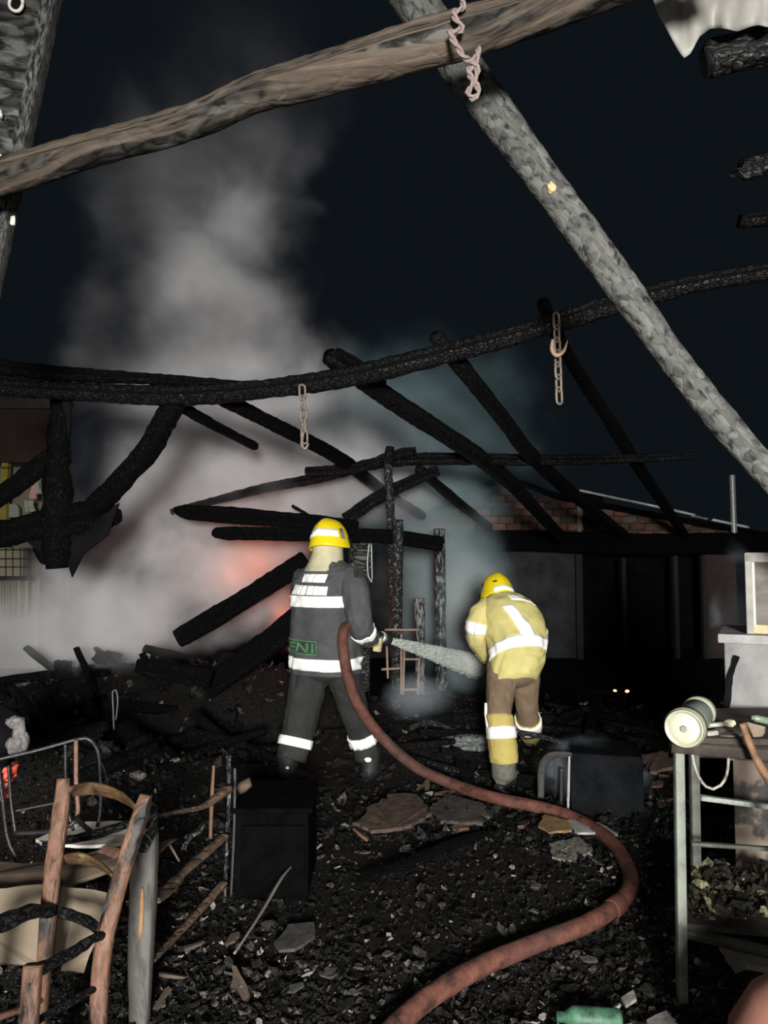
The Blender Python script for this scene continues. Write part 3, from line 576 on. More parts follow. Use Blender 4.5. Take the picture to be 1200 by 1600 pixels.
def helmet(C, fwd, up, s, parent, band=(.22, .40), half=.38):
    up = V(up).normalized(); f = (V(fwd) - up*V(fwd).dot(up)).normalized(); rt = f.cross(up)
    def q(ph, e, k=1.0):
        """ph 0 = front; e 0 rim .. 1 top"""
        ss, cc = math.sin(ph), math.cos(ph); rim = -.045 - .03*ss*ss - (.012 if cc < 0 else .0)*cc*cc
        an = e*math.pi/2; h = rim + (.135-rim)*math.sin(an); rr = math.cos(an)**.8
        fl = (1 + (.10*max(0, cc)**2 + .05)*max(0, 1-e*5)); cr = .008*math.exp(-(ss*rr/.16)**2)*min(1, e*3)
        return V(C) + (rt*ss*.128*rr*fl + f*cc*.155*rr*fl + up*h)*s*k + up*cr*s
    nph, ne = 48, 18; vs = [q(2*math.pi*k/nph, .985*j/ne) for j in range(ne+1) for k in range(nph)]
    fa = [(j*nph+k, j*nph+(k+1) % nph, (j+1)*nph+(k+1) % nph, (j+1)*nph+k) for j in range(ne) for k in range(nph)] + [tuple(ne*nph+k for k in range(nph))]
    o = smk('helmet', (vs, fa), MAT['helmet'], parent); m = o.modifiers.new('t', 'SOLIDIFY'); m.thickness = .006; m.offset = -1
    def strip(name, p0, p1, e0, e1, mat, k=1.025, par=o):
        nu = max(3, int(abs(p1-p0)*10)); g = [q(p0+(p1-p0)*i/nu, e, kk) for kk in (k, .985) for e in (e0, (e0+e1)/2, e1) for i in range(nu+1)]
        n = nu+1; fs = []
        for b_ in (0, 3*n):
            for j in range(2):
                for i in range(nu): fs.append((b_+j*n+i, b_+j*n+i+1, b_+(j+1)*n+i+1, b_+(j+1)*n+i))
        for i in range(nu): fs += [(i, i+1, 3*n+i+1, 3*n+i), (2*n+i, 2*n+i+1, 5*n+i+1, 5*n+i)]
        return smk(name, (g, fs), mat, par)
    pi = math.pi
    strip('reflective_band', pi*(1-half), pi*(1+half), band[0], band[1], MAT['reflect'])
    strip('side_mount', pi*.5, pi*.585, .18, .42, plain('grey_mount', (.2, .2, .19), .5), 1.05)
    strip('side_mount', -pi*.5, -pi*.585, .18, .42, bpy.data.materials['grey_mount'], 1.05)
    strip('visor', -pi*.42, pi*.42, .0, .22, MAT['black'], 1.06)
    strip('rear_label', pi*1.12, pi*1.2, .30, .345, MAT['black'], 1.035)
    return o
def body(parent, J, s=1.0):
    """one continuous bare figure under the clothes. J: joint points"""
    g = [tube_geo([J['pelvis'], J['belly'], J['chest'], J['neck']], [.30, .28, .31, .13], [.2, .19, .2, .12], step=.04, n=16)[:2],
         tube_geo([J['chest'], J['neck'], J['head']], [.16, .12, .12], step=.03, n=14)[:2], blob_geo(J['head'], (.075, .095, .115), 1, .0)]
    fw = J['face']; up = (V(J['head'])-V(J['neck'])).normalized(); hd = V(J['head']); rt = fw.cross(up).normalized()
    g += [blob_geo(hd+fw*.095-up*.005, (.016, .02, .024), 1, 0, sub=2), blob_geo(hd+fw*.08-up*.06, (.03, .02, .012), 2, 0, sub=2), blob_geo(hd+rt*.075, (.014, .02, .032), 2, 0, sub=2), blob_geo(hd-rt*.075, (.014, .02, .032), 2, 0, sub=2)]
    for k in ('L', 'R'):
        g.append(tube_geo([V(J['chest']).lerp(J['sh'+k], .7), J['sh'+k], J['el'+k], J['wr'+k]], [.12, .105, .085, .06], step=.03, n=12)[:2])
        g.append(tube_geo([J['pelvis'], J['hi'+k], J['kn'+k], J['an'+k]], [.17, .16, .11, .085], step=.04, n=12)[:2])
    return smk('body', remesh(g, .018, 2), MAT['skin'], parent)
Q = lambda *a: [P(*x) for x in a]

# --- the one in the dark coat, holding the nozzle
ps = math.radians(-32); u1, v1 = V((math.cos(ps), math.sin(ps), 0)), V((-math.sin(ps), math.cos(ps), 0))
ff1 = empty('person', (P(512, 1220, 5.3).x, 5.3, 0.0), 'firefighter in a dark coat and yellow helmet aiming the hose nozzle, seen from behind', 'person', 'firefighters')
ys1 = [1050, 1020, 985, 945, 915, 896, 884, 874]
R1 = [(509, .247, .205), (509, .25, .205), (507, .236, .19), (506, .228, .183), (508, .232, .172), (513, .215, .148), (514, .155, .118), (513, .09, .09)]
up_ = V((0, 0, 1))
JK = Surf([(P(x, y, 5.3), u1, v1, a, b_, 2.4) for y, (x, a, b_) in zip(ys1, R1)], .017, 2.0, (1.8, 6.0))
jk = smk('coat', JK.geo(64, 90), MAT['coat_dark'], ff1)
T = lambda y: tY(ys1, y)
smk('chest_band', JK.patch(-172, -2, T(947), T(931), 44, 4), MAT['reflect'], jk)
smk('hem_band', JK.patch(-210, 40, T(1040), T(1024), 60, 4), MAT['reflect'], jk)
# two rows of overexposed lettering on the shoulders, letters run together as white blocks with thin gaps
nl = 6
for i in range(nl): a0 = -111 + i*7.4; smk('letter_block', JK.patch(a0, a0+7.15, T(910), T(896.5), 4, 4), MAT['reflect'], jk)
for i in range(8): a0 = -129 + i*8.7 + (1 if i > 3 else 0); smk('letter_block', JK.patch(a0, a0+8.35, T(929.5), T(913.5+.2*i), 4, 4), MAT['reflect'], jk)
bd = smk('name_badge', JK.patch(-152, -76, T(1017.5), T(996), 22, 5, -.004, .003, 0, -.006), MAT['green_back'], jk)
for a0, a1, y0, y1 in ((-152, -76, 998, 996), (-152, -76, 1017.5, 1015.5), (-77.5, -76, 1017.5, 996)):
    smk('badge_border', JK.patch(a0, a1, T(y0), T(y1), 22, 2, .0, .006, 0, -.006 if a1-a0 > 5 else 0), MAT['green_text'], bd)
def wrap_text(body_, S, th0, th1, t0, t1, mat, parent, off, tilt=0.0):
    cu = bpy.data.curves.new('lettering', 'FONT'); cu.body = body_; cu.size = 1.0; cu.offset = .012; o = bpy.data.objects.new('lettering', cu); COL.objects.link(o)
    bpy.context.view_layer.update(); me = bpy.data.meshes.new_from_object(o.evaluated_get(bpy.context.evaluated_depsgraph_get())); bpy.data.objects.remove(o, do_unlink=True)
    bm = bmesh.new(); bm.from_mesh(me); bmesh.ops.triangulate(bm, faces=bm.faces); bmesh.ops.subdivide_edges(bm, edges=bm.edges, cuts=1); bm.to_mesh(me); bm.free()
    xs = [v.co.x for v in me.vertices]; yy = [v.co.y for v in me.vertices]; x0, x1, y0, y1 = min(xs), max(xs), min(yy), max(yy)
    vs = [S.pt(th0+(th1-th0)*(v.co.x-x0)/(x1-x0), t0+(t1-t0)*(v.co.y-y0)/(y1-y0) + tilt*((v.co.x-x0)/(x1-x0)-.5), off) for v in me.vertices]
    fs = [tuple(p.vertices) for p in me.polygons]; bpy.data.meshes.remove(me); return smk('lettering', (vs, fs), mat, parent)
wrap_text('DENI', JK, -146, -81, T(1014), T(1000), MAT['green_text'], bd, .008, -.005)
SL = limb(Q((545, 897, 5.22), (553, 915, 5.16), (558, 942, 5.12), (561, 965, 5.1), (565, 981, 5.13), (571, 990, 5.2), (578, 997, 5.27)), [.07, .088, .085, .08, .078, .072, .066], 1, .012, 4.0, V((1, 0, 0)))
s_ = smk('sleeve', SL.geo(36, 60), MAT['coat_dark'], jk); smk('cuff_band', SL.patch(0, 360, .72, .83, 40, 3), MAT['reflect'], s_)
SLl = limb(Q((478, 897, 5.4), (474, 925, 5.48), (480, 965, 5.58), (520, 990, 5.64), (566, 1000, 5.62)), [.08, .085, .08, .07, .058], 1, .01, 6.0, V((1, 0, 0)))
s_ = smk('sleeve', SLl.geo(30, 44), MAT['coat_dark'], jk); smk('cuff_band', SLl.patch(0, 360, .78, .86, 30, 3), MAT['reflect'], s_)
box('shoulder_patch', P(560, 895, 5.07), (.06, .02, .065), MAT['trouser_dark'], jk, rz=-.4, bev=.006); box('patch_window', P(560.5, 895, 5.055), (.03, .02, .035), MAT['black'], jk, rz=-.4, bev=.003)
HD = Surf([(P(508, 892, 5.285), u1, v1, .145, .150, 2), (P(509, 882, 5.285), u1, v1, .122, .132, 2), (P(512, 862, 5.285), u1, v1, .102, .112, 2), (P(513, 848, 5.285), u1, v1, .106, .118, 2), (P(514, 836, 5.285), u1, v1, .105, .12, 2)], .006, 8.0, (2.4, 2.5))
smk('neck_cloth', HD.geo(48, 30), MAT['hood'], ff1)
helmet(P(515, 842, 5.29), v1, V((-.06, .10, 1)), 1.05, ff1)
LL = limb(Q((489, 1022, 5.33), (483, 1060, 5.3), (473, 1110, 5.24), (463, 1155, 5.19), (455, 1188, 5.15)), [.135, .128, .112, .102, .098], 1, .012, 1.0, V((0, 1, 0)))
LR = limb(Q((530, 1022, 5.27), (539, 1060, 5.3), (552, 1105, 5.36), (565, 1148, 5.42), (575, 1182, 5.45)), [.125, .115, .098, .088, .085], 1, .012, 3.0, V((0, 1, 0)))
tr = smk('trousers', remesh([LL.geo(28, 40), LR.geo(28, 40), blob_geo(P(509, 1045, 5.3), (.215, .17, .1), 1, 0)], .011, 2), MAT['trouser_dark'], ff1)
smk('shin_band', LL.patch(0, 360, .735, .825, 40, 3, -.004, .012), MAT['reflect'], tr)
smk('shin_band', LR.patch(0, 360, .735, .83, 40, 3, -.004, .012), MAT['reflect'], tr)
b1 = boot('boot', P(450, 1208, 5.13), v1, MAT['boot_black'], ff1); b2 = boot('boot', P(579, 1196, 5.46), v1, MAT['boot_black'], ff1)
smk('heel_reflector', blob_geo(P(575, 1187, 5.355), (.026, .012, .018), 3, .15), MAT['reflect'], b2)
smk('heel_reflector', blob_geo(P(449, 1200, 5.035), (.012, .008, .01), 4, .15), MAT['reflect'], b1)
na, nb = P(578, 988, 5.44), P(608, 1000, 5.60); nax = (nb-na).normalized(); ngr = na.lerp(nb, .15)
smk('glove', grip(P(588, 1007, 5.38), V((.15, .1, 1)), V((-.35, -.9, 0)), .02, P(579, 998, 5.27), 1, 1.3), MAT['glove'], ff1)
smk('glove', grip(na.lerp(nb, -.25), nax, V((-.5, .3, .75)), .034, P(568, 998, 5.60), -1), MAT['glove'], ff1)
body(ff1, dict(pelvis=P(510, 1035, 5.3), belly=P(508, 985, 5.3), chest=P(509, 920, 5.3), neck=P(512, 880, 5.3), head=P(514, 850, 5.3), face=v1.copy(), shL=P(482, 903, 5.38), shR=P(541, 906, 5.22), elL=P(480, 965, 5.58), elR=P(561, 968, 5.11), wrL=P(566, 1000, 5.62), wrR=P(584, 1000, 5.34),
     hiL=P(489, 1045, 5.33), hiR=P(530, 1045, 5.27), knL=P(473, 1110, 5.24), knR=P(552, 1105, 5.36), anL=P(452, 1203, 5.14), anR=P(578, 1192, 5.45)))

# --- the one in the golden coat, bending forward
ps = math.radians(14); u2, v2 = V((math.cos(ps), math.sin(ps), 0)), V((-math.sin(ps), math.cos(ps), 0))
ff2 = empty('person', (P(800, 1235, 5.2).x, 5.2, 0.0), 'firefighter in a golden-tan coat and yellow helmet bending forward with his back turned', 'person', 'firefighters')
cs2 = Q((803, 1068, 5.25), (807, 1045, 5.29), (809, 1022, 5.33), (808, 1000, 5.39), (803, 978, 5.45), (795, 958, 5.52), (786, 943, 5.59), (780, 933, 5.64))
ax2 = (cs2[-2]-cs2[1]).normalized(); w2 = (v2 - ax2*v2.dot(ax2)).normalized()
ab2 = [(.15, .165), (.188, .175), (.198, .175), (.21, .18), (.214, .175), (.205, .16), (.165, .13), (.095, .095)]
JK2 = Surf([(c, u2, w2, a, b_, 2.3) for c, (a, b_) in zip(cs2, ab2)], .010, 12.0, (1.6, 4.5))
jk2 = smk('coat', JK2.geo(64, 80), MAT['coat_tan'], ff2)
smk('waist_band', JK2.patch(-190, 10, 1.72/7, 2.5/7, 50, 4), MAT['reflect'], jk2)
smk('back_strip', JK2.patch(-100, -78, 2.45/7, 4.75/7, 6, 20, skew=-22), MAT['reflect'], jk2)
smk('shoulder_label', JK2.patch(-96, -42, 5.05/7, 5.75/7, 18, 4, tilt=-.05), MAT['reflect'], jk2)
S2 = limb(Q((763, 946, 5.56), (752, 960, 5.5), (746, 978, 5.47), (746, 996, 5.5), (753, 1013, 5.58), (763, 1028, 5.66)), [.068, .082, .078, .07, .062, .052], 1, .009, 14., V((1, 0, 0)))
s_ = smk('sleeve', S2.geo(32, 48), MAT['coat_tan'], jk2); smk('arm_band', S2.patch(0, 360, .36, .50, 36, 3), MAT['reflect'], s_)
smk('elbow_pad', S2.patch(150, 330, .55, .80, 16, 6), plain('grey_elbow_pad', (.2, .2, .17), .8), s_)
S2r = limb(Q((815, 950, 5.66), (832, 975, 5.72), (838, 1000, 5.76), (818, 1020, 5.84), (795, 1032, 5.88)), [.07, .08, .074, .062, .052], 1, .009, 15., V((1, 0, 0)))
s_ = smk('sleeve', S2r.geo(28, 40), MAT['coat_tan'], jk2); smk('arm_band', S2r.patch(0, 360, .36, .50, 30, 3), MAT['reflect'], s_)
smk('glove', grip(P(770, 1036, 5.70), V((.9, .3, .1)), V((-.2, -.3, .9)), .018, P(763, 1028, 5.66)), MAT['glove'], ff2)
smk('glove', grip(P(786, 1036, 5.88), V((.9, .1, .1)), V((.2, -.3, .9)), .018, P(795, 1032, 5.88), -1), MAT['glove'], ff2)
hx = (V((-.12, .55, .8))).normalized(); fw2 = V((-.25, .8, -.55))
HD2 = Surf([(P(783, 944, 5.60), u2, w2, .125, .12, 2), (P(780, 936, 5.63), u2, w2, .11, .112, 2), (P(777, 926, 5.68), u2, w2, .098, .105, 2)], .006, 8.5, (2.4, 2.5))
smk('neck_cloth', HD2.geo(40, 16), MAT['lime'], ff2)
helmet(P(776, 924, 5.70), v2, V((-.08, .42, 1)), 1.0, ff2, (.03, .17), .2)
L2 = limb(Q((787, 1040, 5.32), (783, 1070, 5.24), (780, 1108, 5.15), (783, 1140, 5.11), (786, 1172, 5.08), (787, 1190, 5.08)), [.115, .098, .08, .08, .083, .08], 1, .009, 5., V((0, 1, 0)))
Rr2 = limb(Q((821, 1040, 5.33), (821, 1070, 5.36), (823, 1104, 5.42), (826, 1130, 5.52), (829, 1145, 5.75), (830, 1150, 5.95)), [.11, .092, .078, .074, .07, .066], 1, .009, 7., V((0, 1, 0)))
tr2 = smk('trousers', remesh([L2.geo(28, 40), Rr2.geo(28, 40), blob_geo(P(804, 1052, 5.32), (.17, .14, .1), 1, 0)], .010, 2), MAT['trouser_tan'], ff2)
sh = smk('shin_cover', L2.patch(0, 360, .46, .985, 36, 18, -.006, .008), MAT['shin_tan'], tr2); smk('shin_band', L2.patch(0, 360, .575, .68, 40, 3, 0, .015), MAT['reflect'], sh); smk('side_strip', L2.patch(148, 178, .36, .6, 5, 10, 0, .015), MAT['reflect'], sh)
sh = smk('shin_cover', Rr2.patch(0, 360, .53, .82, 36, 14, -.006, .008), MAT['shin_tan'], tr2); smk('shin_band', Rr2.patch(0, 360, .535, .66, 40, 3, 0, .015), MAT['reflect'], sh)
boot('boot', P(787, 1204, 5.08), V((.5, .8, 0)), MAT['boot'], ff2, 1.22); boot('boot', P(830, 1152, 6.0), v2, MAT['boot'], ff2)
body(ff2, dict(pelvis=P(805, 1045, 5.31), belly=cs2[3], chest=cs2[5], neck=cs2[7], head=P(776, 926, 5.70), face=V((-.24, .9, -.3)).normalized(), shL=P(765, 952, 5.54), shR=P(815, 955, 5.62), elL=P(746, 994, 5.5), elR=P(838, 1000, 5.76), wrL=P(763, 1028, 5.66), wrR=P(795, 1032, 5.88),
     hiL=P(788, 1052, 5.32), hiR=P(820, 1052, 5.33), knL=P(780, 1108, 5.15), knR=P(823, 1104, 5.42), anL=P(787, 1204, 5.08), anR=P(830, 1150, 5.95)))

# ------------------------------------------------------------------ hose, nozzle, jet
def hose_mat():
    m, nt, b, out = nodes('red_hose'); L = nt.links.new
    co = coords(nt, True, (14, 9, 1)); n = N(nt, 'ShaderNodeTexNoise', Scale=1.0, Detail=6., Roughness=.65); L(co, n.inputs['Vector'])
    c2 = coords(nt, True, (1.2, 1.1, 1)); n2 = N(nt, 'ShaderNodeTexNoise', Scale=1.0, Detail=5., Roughness=.6); L(c2, n2.inputs['Vector'])
    r = ramp(nt, n.outputs[0], [(.34, (.02, .014, .012)), (.44, (.085, .034, .025)), (.6, (.14, .054, .039)), (.8, (.22, .10, .07))])
    r2 = ramp(nt, n2.outputs[0], [(.52, (0, 0, 0)), (.62, (1, 1, 1))]); mx = N(nt, 'ShaderNodeMixRGB'); L(r2.outputs[0], mx.inputs[0]); L(r.outputs[0], mx.inputs[1]); mx.inputs[2].default_value = (.05, .032, .026, 1)
    L(mx.outputs[0], b.inputs['Base Color']); b.inputs['Roughness'].default_value = .75; b.inputs['Specular IOR Level'].default_value = .25
    wv = N(nt, 'ShaderNodeTexNoise', Scale=1.0, Detail=4.); L(coords(nt, True, (20, 60, 1)), wv.inputs['Vector'])
    ad = N(nt, 'ShaderNodeMath', operation='ADD'); L(n.outputs[0], ad.inputs[0]); L(wv.outputs[0], ad.inputs[1])
    bp = N(nt, 'ShaderNodeBump', Strength=.5, Distance=.006); L(ad.outputs[0], bp.inputs['Height']); L(bp.outputs[0], b.inputs['Normal']); return m
MAT['hose'] = hose_mat()
def gp(px, py, z=.045):
    """point seen at a pixel, standing z above the level yard"""
    k = P(px, py, 1.0) - EYE; return EYE + k*((z-EYE.z)/k.z)
hp = [na - nax*.02, P(560, 982, 5.27), P(543, 978, 5.10), P(536, 990, 5.02), P(537, 1020, 4.98), P(545, 1062, 4.97), P(562, 1105, 4.98), P(595, 1150, 4.99), P(645, 1195, 4.98), gp(700, 1222, .12), gp(770, 1246, .10), gp(850, 1263, .07), gp(905, 1282, .06), gp(955, 1315, .055), gp(982, 1358), gp(984, 1388), gp(962, 1416), gp(915, 1444), gp(840, 1473), gp(760, 1506), gp(690, 1545), gp(630, 1592), gp(570, 1660), gp(500, 1760)]
hs = tube('fire_hose', hp, .074, MAT['hose'], step=.02, n=18, rough=.002, rs=30, lump=.05); tag(hs, 'dusty red fire hose curving over the rubble to the nozzle', 'hose')
cp = gp(962, 1416, .045); r_ = (gp(915, 1444)-gp(982, 1388)).normalized(); lathe('hose_binding', cp - r_*.05, r_, [(.039, 0), (.043, .01), (.043, .09), (.039, .1)], MAT['hose'], hs, 18)
nz = empty('hose_nozzle', na, 'black hose nozzle with a pistol grip and a bright ring in the gloved hand', 'nozzle')
L_ = (nb-na).length
lathe('barrel', na, nax, [(.036, -.02), (.04, 0), (.04, L_*.35), (.034, L_*.4), (.034, L_*.55)], MAT['black'], nz)
lathe('bumper', na + nax*L_*.62, nax, [(.036, 0), (.05, .015), (.055, .06), (.046, .075), (.03, .07), (.028, .03)], MAT['black'], nz)
lathe('metal_ring', na + nax*L_*.55, nax, [(.038, 0), (.043, .005), (.043, .02), (.038, .026)], plain('bright_steel', (.8, .78, .7), .3, .6), nz)
tube('pistol_grip', [na.lerp(nb, .2)+V((0, 0, -.02)), P(588, 1018, 5.38)], [.036, .034], MAT['black'], nz, n=12)
tube('bale_handle', [na.lerp(nb, .2)+V((.02, -.03, .02)), na.lerp(nb, .0)+V((0, -.03, .075)), na.lerp(nb, -.1)+V((-.02, .0, .09)), na.lerp(nb, .2)+V((.0, .04, .03))], .016, MAT['black'], nz, n=8)
# water jet: streaks of droplets inside a widening cone
def jet():
    a = nb + nax*.02; b_ = P(748, 1040, 6.35); ax = (b_-a); L = ax.length; ax.normalize(); u = ax.orthogonal().normalized(); w_ = ax.cross(u); rg = np.random.default_rng(3); vs, fs = [], []
    for k in range(2600):
        t = rg.random()**.8; rr = math.sqrt(rg.random())*1.0; an = rg.random()*2*math.pi; R0 = .022 + .088*t**.9
        q = a + ax*L*t + (u*math.cos(an) + w_*math.sin(an))*R0*rr + V((0, 0, -.02*t*t)); dr = (ax + (u*math.cos(an) + w_*math.sin(an))*.07*rr).normalized()
        l = rg.uniform(.03, .09)*(1-.4*t); s = rg.uniform(.0009, .002); o1 = dr.orthogonal().normalized()*s; o2 = dr.cross(o1)
        i = len(vs); vs += [q-dr*l*.5, q+o1, q+(-o1*.5+o2*.87), q+(-o1*.5-o2*.87), q+dr*l*.5]
        fs += [(i, i+2, i+1), (i, i+3, i+2), (i, i+1, i+3), (i+4, i+1, i+2), (i+4, i+2, i+3), (i+4, i+3, i+1)]
    o = mk('water_jet', vs, fs, plain('water_drops', (.68, .74, .66), .25, 0, .05, 10, 0), None, True); tag(o, 'pale fan of water shooting from the nozzle towards the golden-coated firefighter', 'water', None, 'stuff')
    return a, b_
JA, JB = jet()
# ------------------------------------------------------------------ burnt ladder-back chair, near left
ch = empty('ladder_back_chair', (P(110, 1600, 2.2).x, 2.2, 0), 'singed ladder-back wooden chair with a burnt-out seat in the near corner', 'chair', 'burnt furniture')
def stick(name, pts, wpx, mat, parent, kind='rect', rough=.002, hfac=.8, n=14, sharp=3.2, up=None, step=.02, lump=.04):
    W = [(wpx[i] if isinstance(wpx, (list, tuple)) else wpx) for i in range(len(pts))]; wd = [M_(W[i], pts[i][2]) for i in range(len(pts))]
    return tube(name, [P(*p) for p in pts], wd, MAT[mat] if isinstance(mat, str) else mat, parent, hei=[x*hfac for x in wd], kind=kind, rough=rough, rs=26, n=n, sharp=sharp, up=up, step=step, lump=lump, seed=RND.uniform(0, 40))
Yv = V((0, 1, 0))
stick('back_post', [(99, 1216, 2.38), (96, 1260, 2.37), (84, 1350, 2.34), (76, 1425, 2.3), (70, 1500, 2.27), (62, 1600, 2.24), (54, 1700, 2.2)], [17, 24, 25, 24, 23, 22, 22], 'chair_wood', ch, up=Yv)
stick('back_post', [(228, 1242, 2.30), (219, 1275, 2.29), (200, 1335, 2.27), (178, 1410, 2.24), (163, 1475, 2.21), (156, 1540, 2.19), (153, 1640, 2.15), (152, 1700, 2.13)], [18, 25, 26, 26, 26, 26, 25, 25], 'chair_wood', ch, up=Yv)
stick('slat', [(103, 1238, 2.37), (135, 1232, 2.46), (168, 1236, 2.46), (195, 1248, 2.4), (216, 1266, 2.31)], [20, 24, 25, 23, 18], 'chair_slat', ch, hfac=.28, up=Yv)
stick('slat', [(86, 1346, 2.34), (115, 1341, 2.42), (140, 1344, 2.43), (162, 1355, 2.38), (182, 1374, 2.28)], [22, 26, 26, 24, 22], 'chair_slat', ch, hfac=.28, up=Yv)
stick('seat_rail', [(80, 1422, 2.29), (108, 1428, 2.3), (135, 1440, 2.26), (160, 1458, 2.22)], [14, 18, 18, 16], 'char', ch, 'round', .008)
stick('seat_rail', [(80, 1424, 2.28), (50, 1424, 2.2), (20, 1436, 2.12), (-30, 1452, 2.02)], [20, 26, 30, 28], 'char', ch, 'round', .01)
stick('seat_rail', [(160, 1460, 2.21), (130, 1476, 2.14), (90, 1500, 2.05), (48, 1520, 1.98)], [16, 18, 20, 20], 'char', ch, 'round', .01)
stick('front_leg', [(52, 1508, 1.98), (48, 1560, 1.97), (44, 1640, 1.95), (40, 1800, 1.93)], [28, 28, 27, 26], 'chair_wood', ch)
stick('front_leg', [(-40, 1446, 2.0), (-46, 1560, 1.98), (-50, 1800, 1.95)], 26, 'chair_wood', ch)
stick('stretcher', [(158, 1538, 2.2), (110, 1566, 2.1), (48, 1600, 1.98)], [12, 13, 13], 'char', ch, 'round', .005)
stick('stretcher', [(70, 1560, 2.26), (20, 1582, 2.12), (-46, 1600, 1.99)], [12, 12, 12], 'chair_wood', ch, 'round', .002)
# broken second frame
fr2 = empty('broken_chair_frame', (P(225, 1585, 2.62).x, 2.62, 0), 'broken chair frame with a grey square post and splintered rails', 'chair', 'burnt furniture')
MAT['post_grey'] = plain('scorched_grey_post', (.095, .092, .085), .85, 0, .4, 1.0, .3, True, .12, (26, 5, 1), (.03, .029, .027))
stick('post', [(228, 1262, 2.7), (227, 1320, 2.69), (224, 1400, 2.67), (221, 1480, 2.65), (219, 1540, 2.63), (218, 1600, 2.62)], [30, 36, 37, 36, 33, 28], 'post_grey', fr2, rough=.003, up=Yv, sharp=6)
stick('bare_wood_streak', [(222, 1388, 2.628), (221, 1420, 2.625), (219, 1455, 2.62), (218, 1470, 2.62)], [3, 7, 7, 3], plain('raw_wood', (.26, .14, .06), .7), fr2, 'round', .002, .4)
stick('charred_cap', [(238, 1256, 2.66), (232, 1272, 2.66), (226, 1300, 2.66), (222, 1330, 2.655)], [16, 30, 34, 20], 'char_ash', fr2, 'round', .008)
stick('rail', [(242, 1276, 2.72), (280, 1268, 2.95), (318, 1260, 3.15), (340, 1246, 3.25), (356, 1232, 3.35)], [9, 10, 12, 16, 18], 'rail_wood', fr2, rough=.004, hfac=.6)
stick('rail', [(240, 1408, 2.7), (262, 1390, 2.85), (285, 1366, 3.0), (318, 1336, 3.2), (353, 1305, 3.4)], [20, 24, 15, 20, 12], 'rail_wood', fr2, rough=.005, hfac=.45)
stick('rail', [(238, 1502, 2.68), (270, 1468, 2.9), (310, 1425, 3.15), (350, 1380, 3.4)], [9, 11, 12, 14], 'rail_wood', fr2, rough=.004, hfac=.6)
stick('upright', [(334, 1196, 3.3), (331, 1250, 3.3), (329, 1310, 3.3)], [4, 6, 5], 'chair_wood', fr2, rough=.001)
stick('rear_post', [(357, 1180, 3.45), (358, 1250, 3.45), (354, 1330, 3.44), (351, 1410, 3.42)], [8, 6, 5, 6], 'char_ash', fr2, rough=.003)
stick('splinter', [(241, 1335, 2.72), (262, 1316, 2.85), (278, 1310, 2.9)], [12, 10, 3], 'rail_wood', fr2, rough=.003, hfac=.5)
stick('burnt_lattice', [(286, 1328, 3.1), (296, 1308, 3.15), (310, 1300, 3.2), (320, 1284, 3.25)], [8, 10, 9, 8], 'char_ash', fr2, 'round', .012)
for pl, nm in (([(248, 1322, 2.95), (262, 1318, 3.0), (280, 1346, 3.0)], 'splinter'),): stick(nm, [*pl], [8, 8, 5], 'rail_wood', fr2, rough=.002, hfac=.5)

# black burnt-out cupboard between the frame and the firefighter
cb = empty('charred_cupboard', P(428, 1400, 3.75), 'charred black cupboard carcass standing behind the broken chair frame', 'cabinet')
cx0, cx1 = P(366, 1300, 3.55).x, P(482, 1300, 3.55).x; zt = .40
MAT['soot_panel'] = plain('sooty_panel', (.0025, .0025, .0027), .95, 0, .5, 8, .4, spec=0.02)
box('carcass', ((cx0+cx1)/2, 3.76, zt/2+.02), (cx1-cx0, .42, zt), MAT['soot_panel'], cb, bev=.012)
box('top_board', ((cx0+cx1)/2, 3.75, zt+.03), (cx1-cx0+.03, .46, .025), MAT['soot_panel'], cb, rz=.02, bev=.006)
box('door', ((cx0+cx1)/2+.01, 3.54, zt/2+.01), (cx1-cx0-.05, .02, zt-.1), MAT['soot_panel'], cb, bev=.004)
stick('edge_highlight', [(367, 1200, 3.54), (366, 1290, 3.53), (361, 1400, 3.52)], [5, 4, 4], plain('grey_edge', (.03, .029, .028), .6), cb)  # paler strip puts a highlight along the cupboard's edge
v, f, _ = tube_geo([P(372, 1232, 3.7), P(380, 1228, 3.7), P(392, 1222, 3.7)], .05, step=.02, rough=.025); o = mk('burnt_cloth', v, f, MAT['rail_wood']); tag(o, 'brown singed rag on top of the charred cupboard', 'rag')

# twisted tube frame of a metal chair behind
mf = empty('metal_chair_frame', P(90, 1345, 3.0), 'twisted black metal tube frame of a burnt chair behind the ladder-back chair', 'chair', 'burnt furniture')
def wire(name, pts, dpx, mat, parent, n=8): return tube(name, [P(*p) for p in pts], M_(dpx, pts[0][2]), MAT[mat] if isinstance(mat, str) else mat, parent, n=n, step=.02, rough=.001, rs=40)
wire('top_rail', [(-30, 1194, 2.9), (0, 1186, 2.92), (60, 1172, 2.97), (122, 1155, 3.02), (140, 1156, 3.03), (152, 1172, 3.04), (156, 1200, 3.04), (157, 1260, 3.03), (152, 1292, 3.02)], 6, 'dark_metal', mf)
wire('upright', [(102, 1162, 3.0), (103, 1230, 3.0), (108, 1275, 2.99), (115, 1298, 2.98)], 5, 'dark_metal', mf)
wire('upright', [(119, 1156, 3.0), (119, 1220, 3.0), (122, 1268, 2.98), (116, 1285, 2.96)], 7, 'rust', mf)
wire('upright', [(-2, 1200, 2.9), (4, 1250, 2.9), (12, 1310, 2.9), (28, 1345, 2.9), (42, 1375, 2.88)], 6, 'dark_metal', mf)
wire('upright', [(13, 1196, 2.93), (17, 1250, 2.93), (24, 1302, 2.92)], 5, 'dark_metal', mf)
wire('cross_bar', [(20, 1268, 2.95), (60, 1260, 2.97), (110, 1250, 3.0)], 4, 'dark_metal', mf)
wire('seat_bar', [(24, 1302, 2.92), (70, 1300, 2.92), (110, 1290, 2.92), (122, 1278, 2.93)], 7, 'dark_metal', mf)
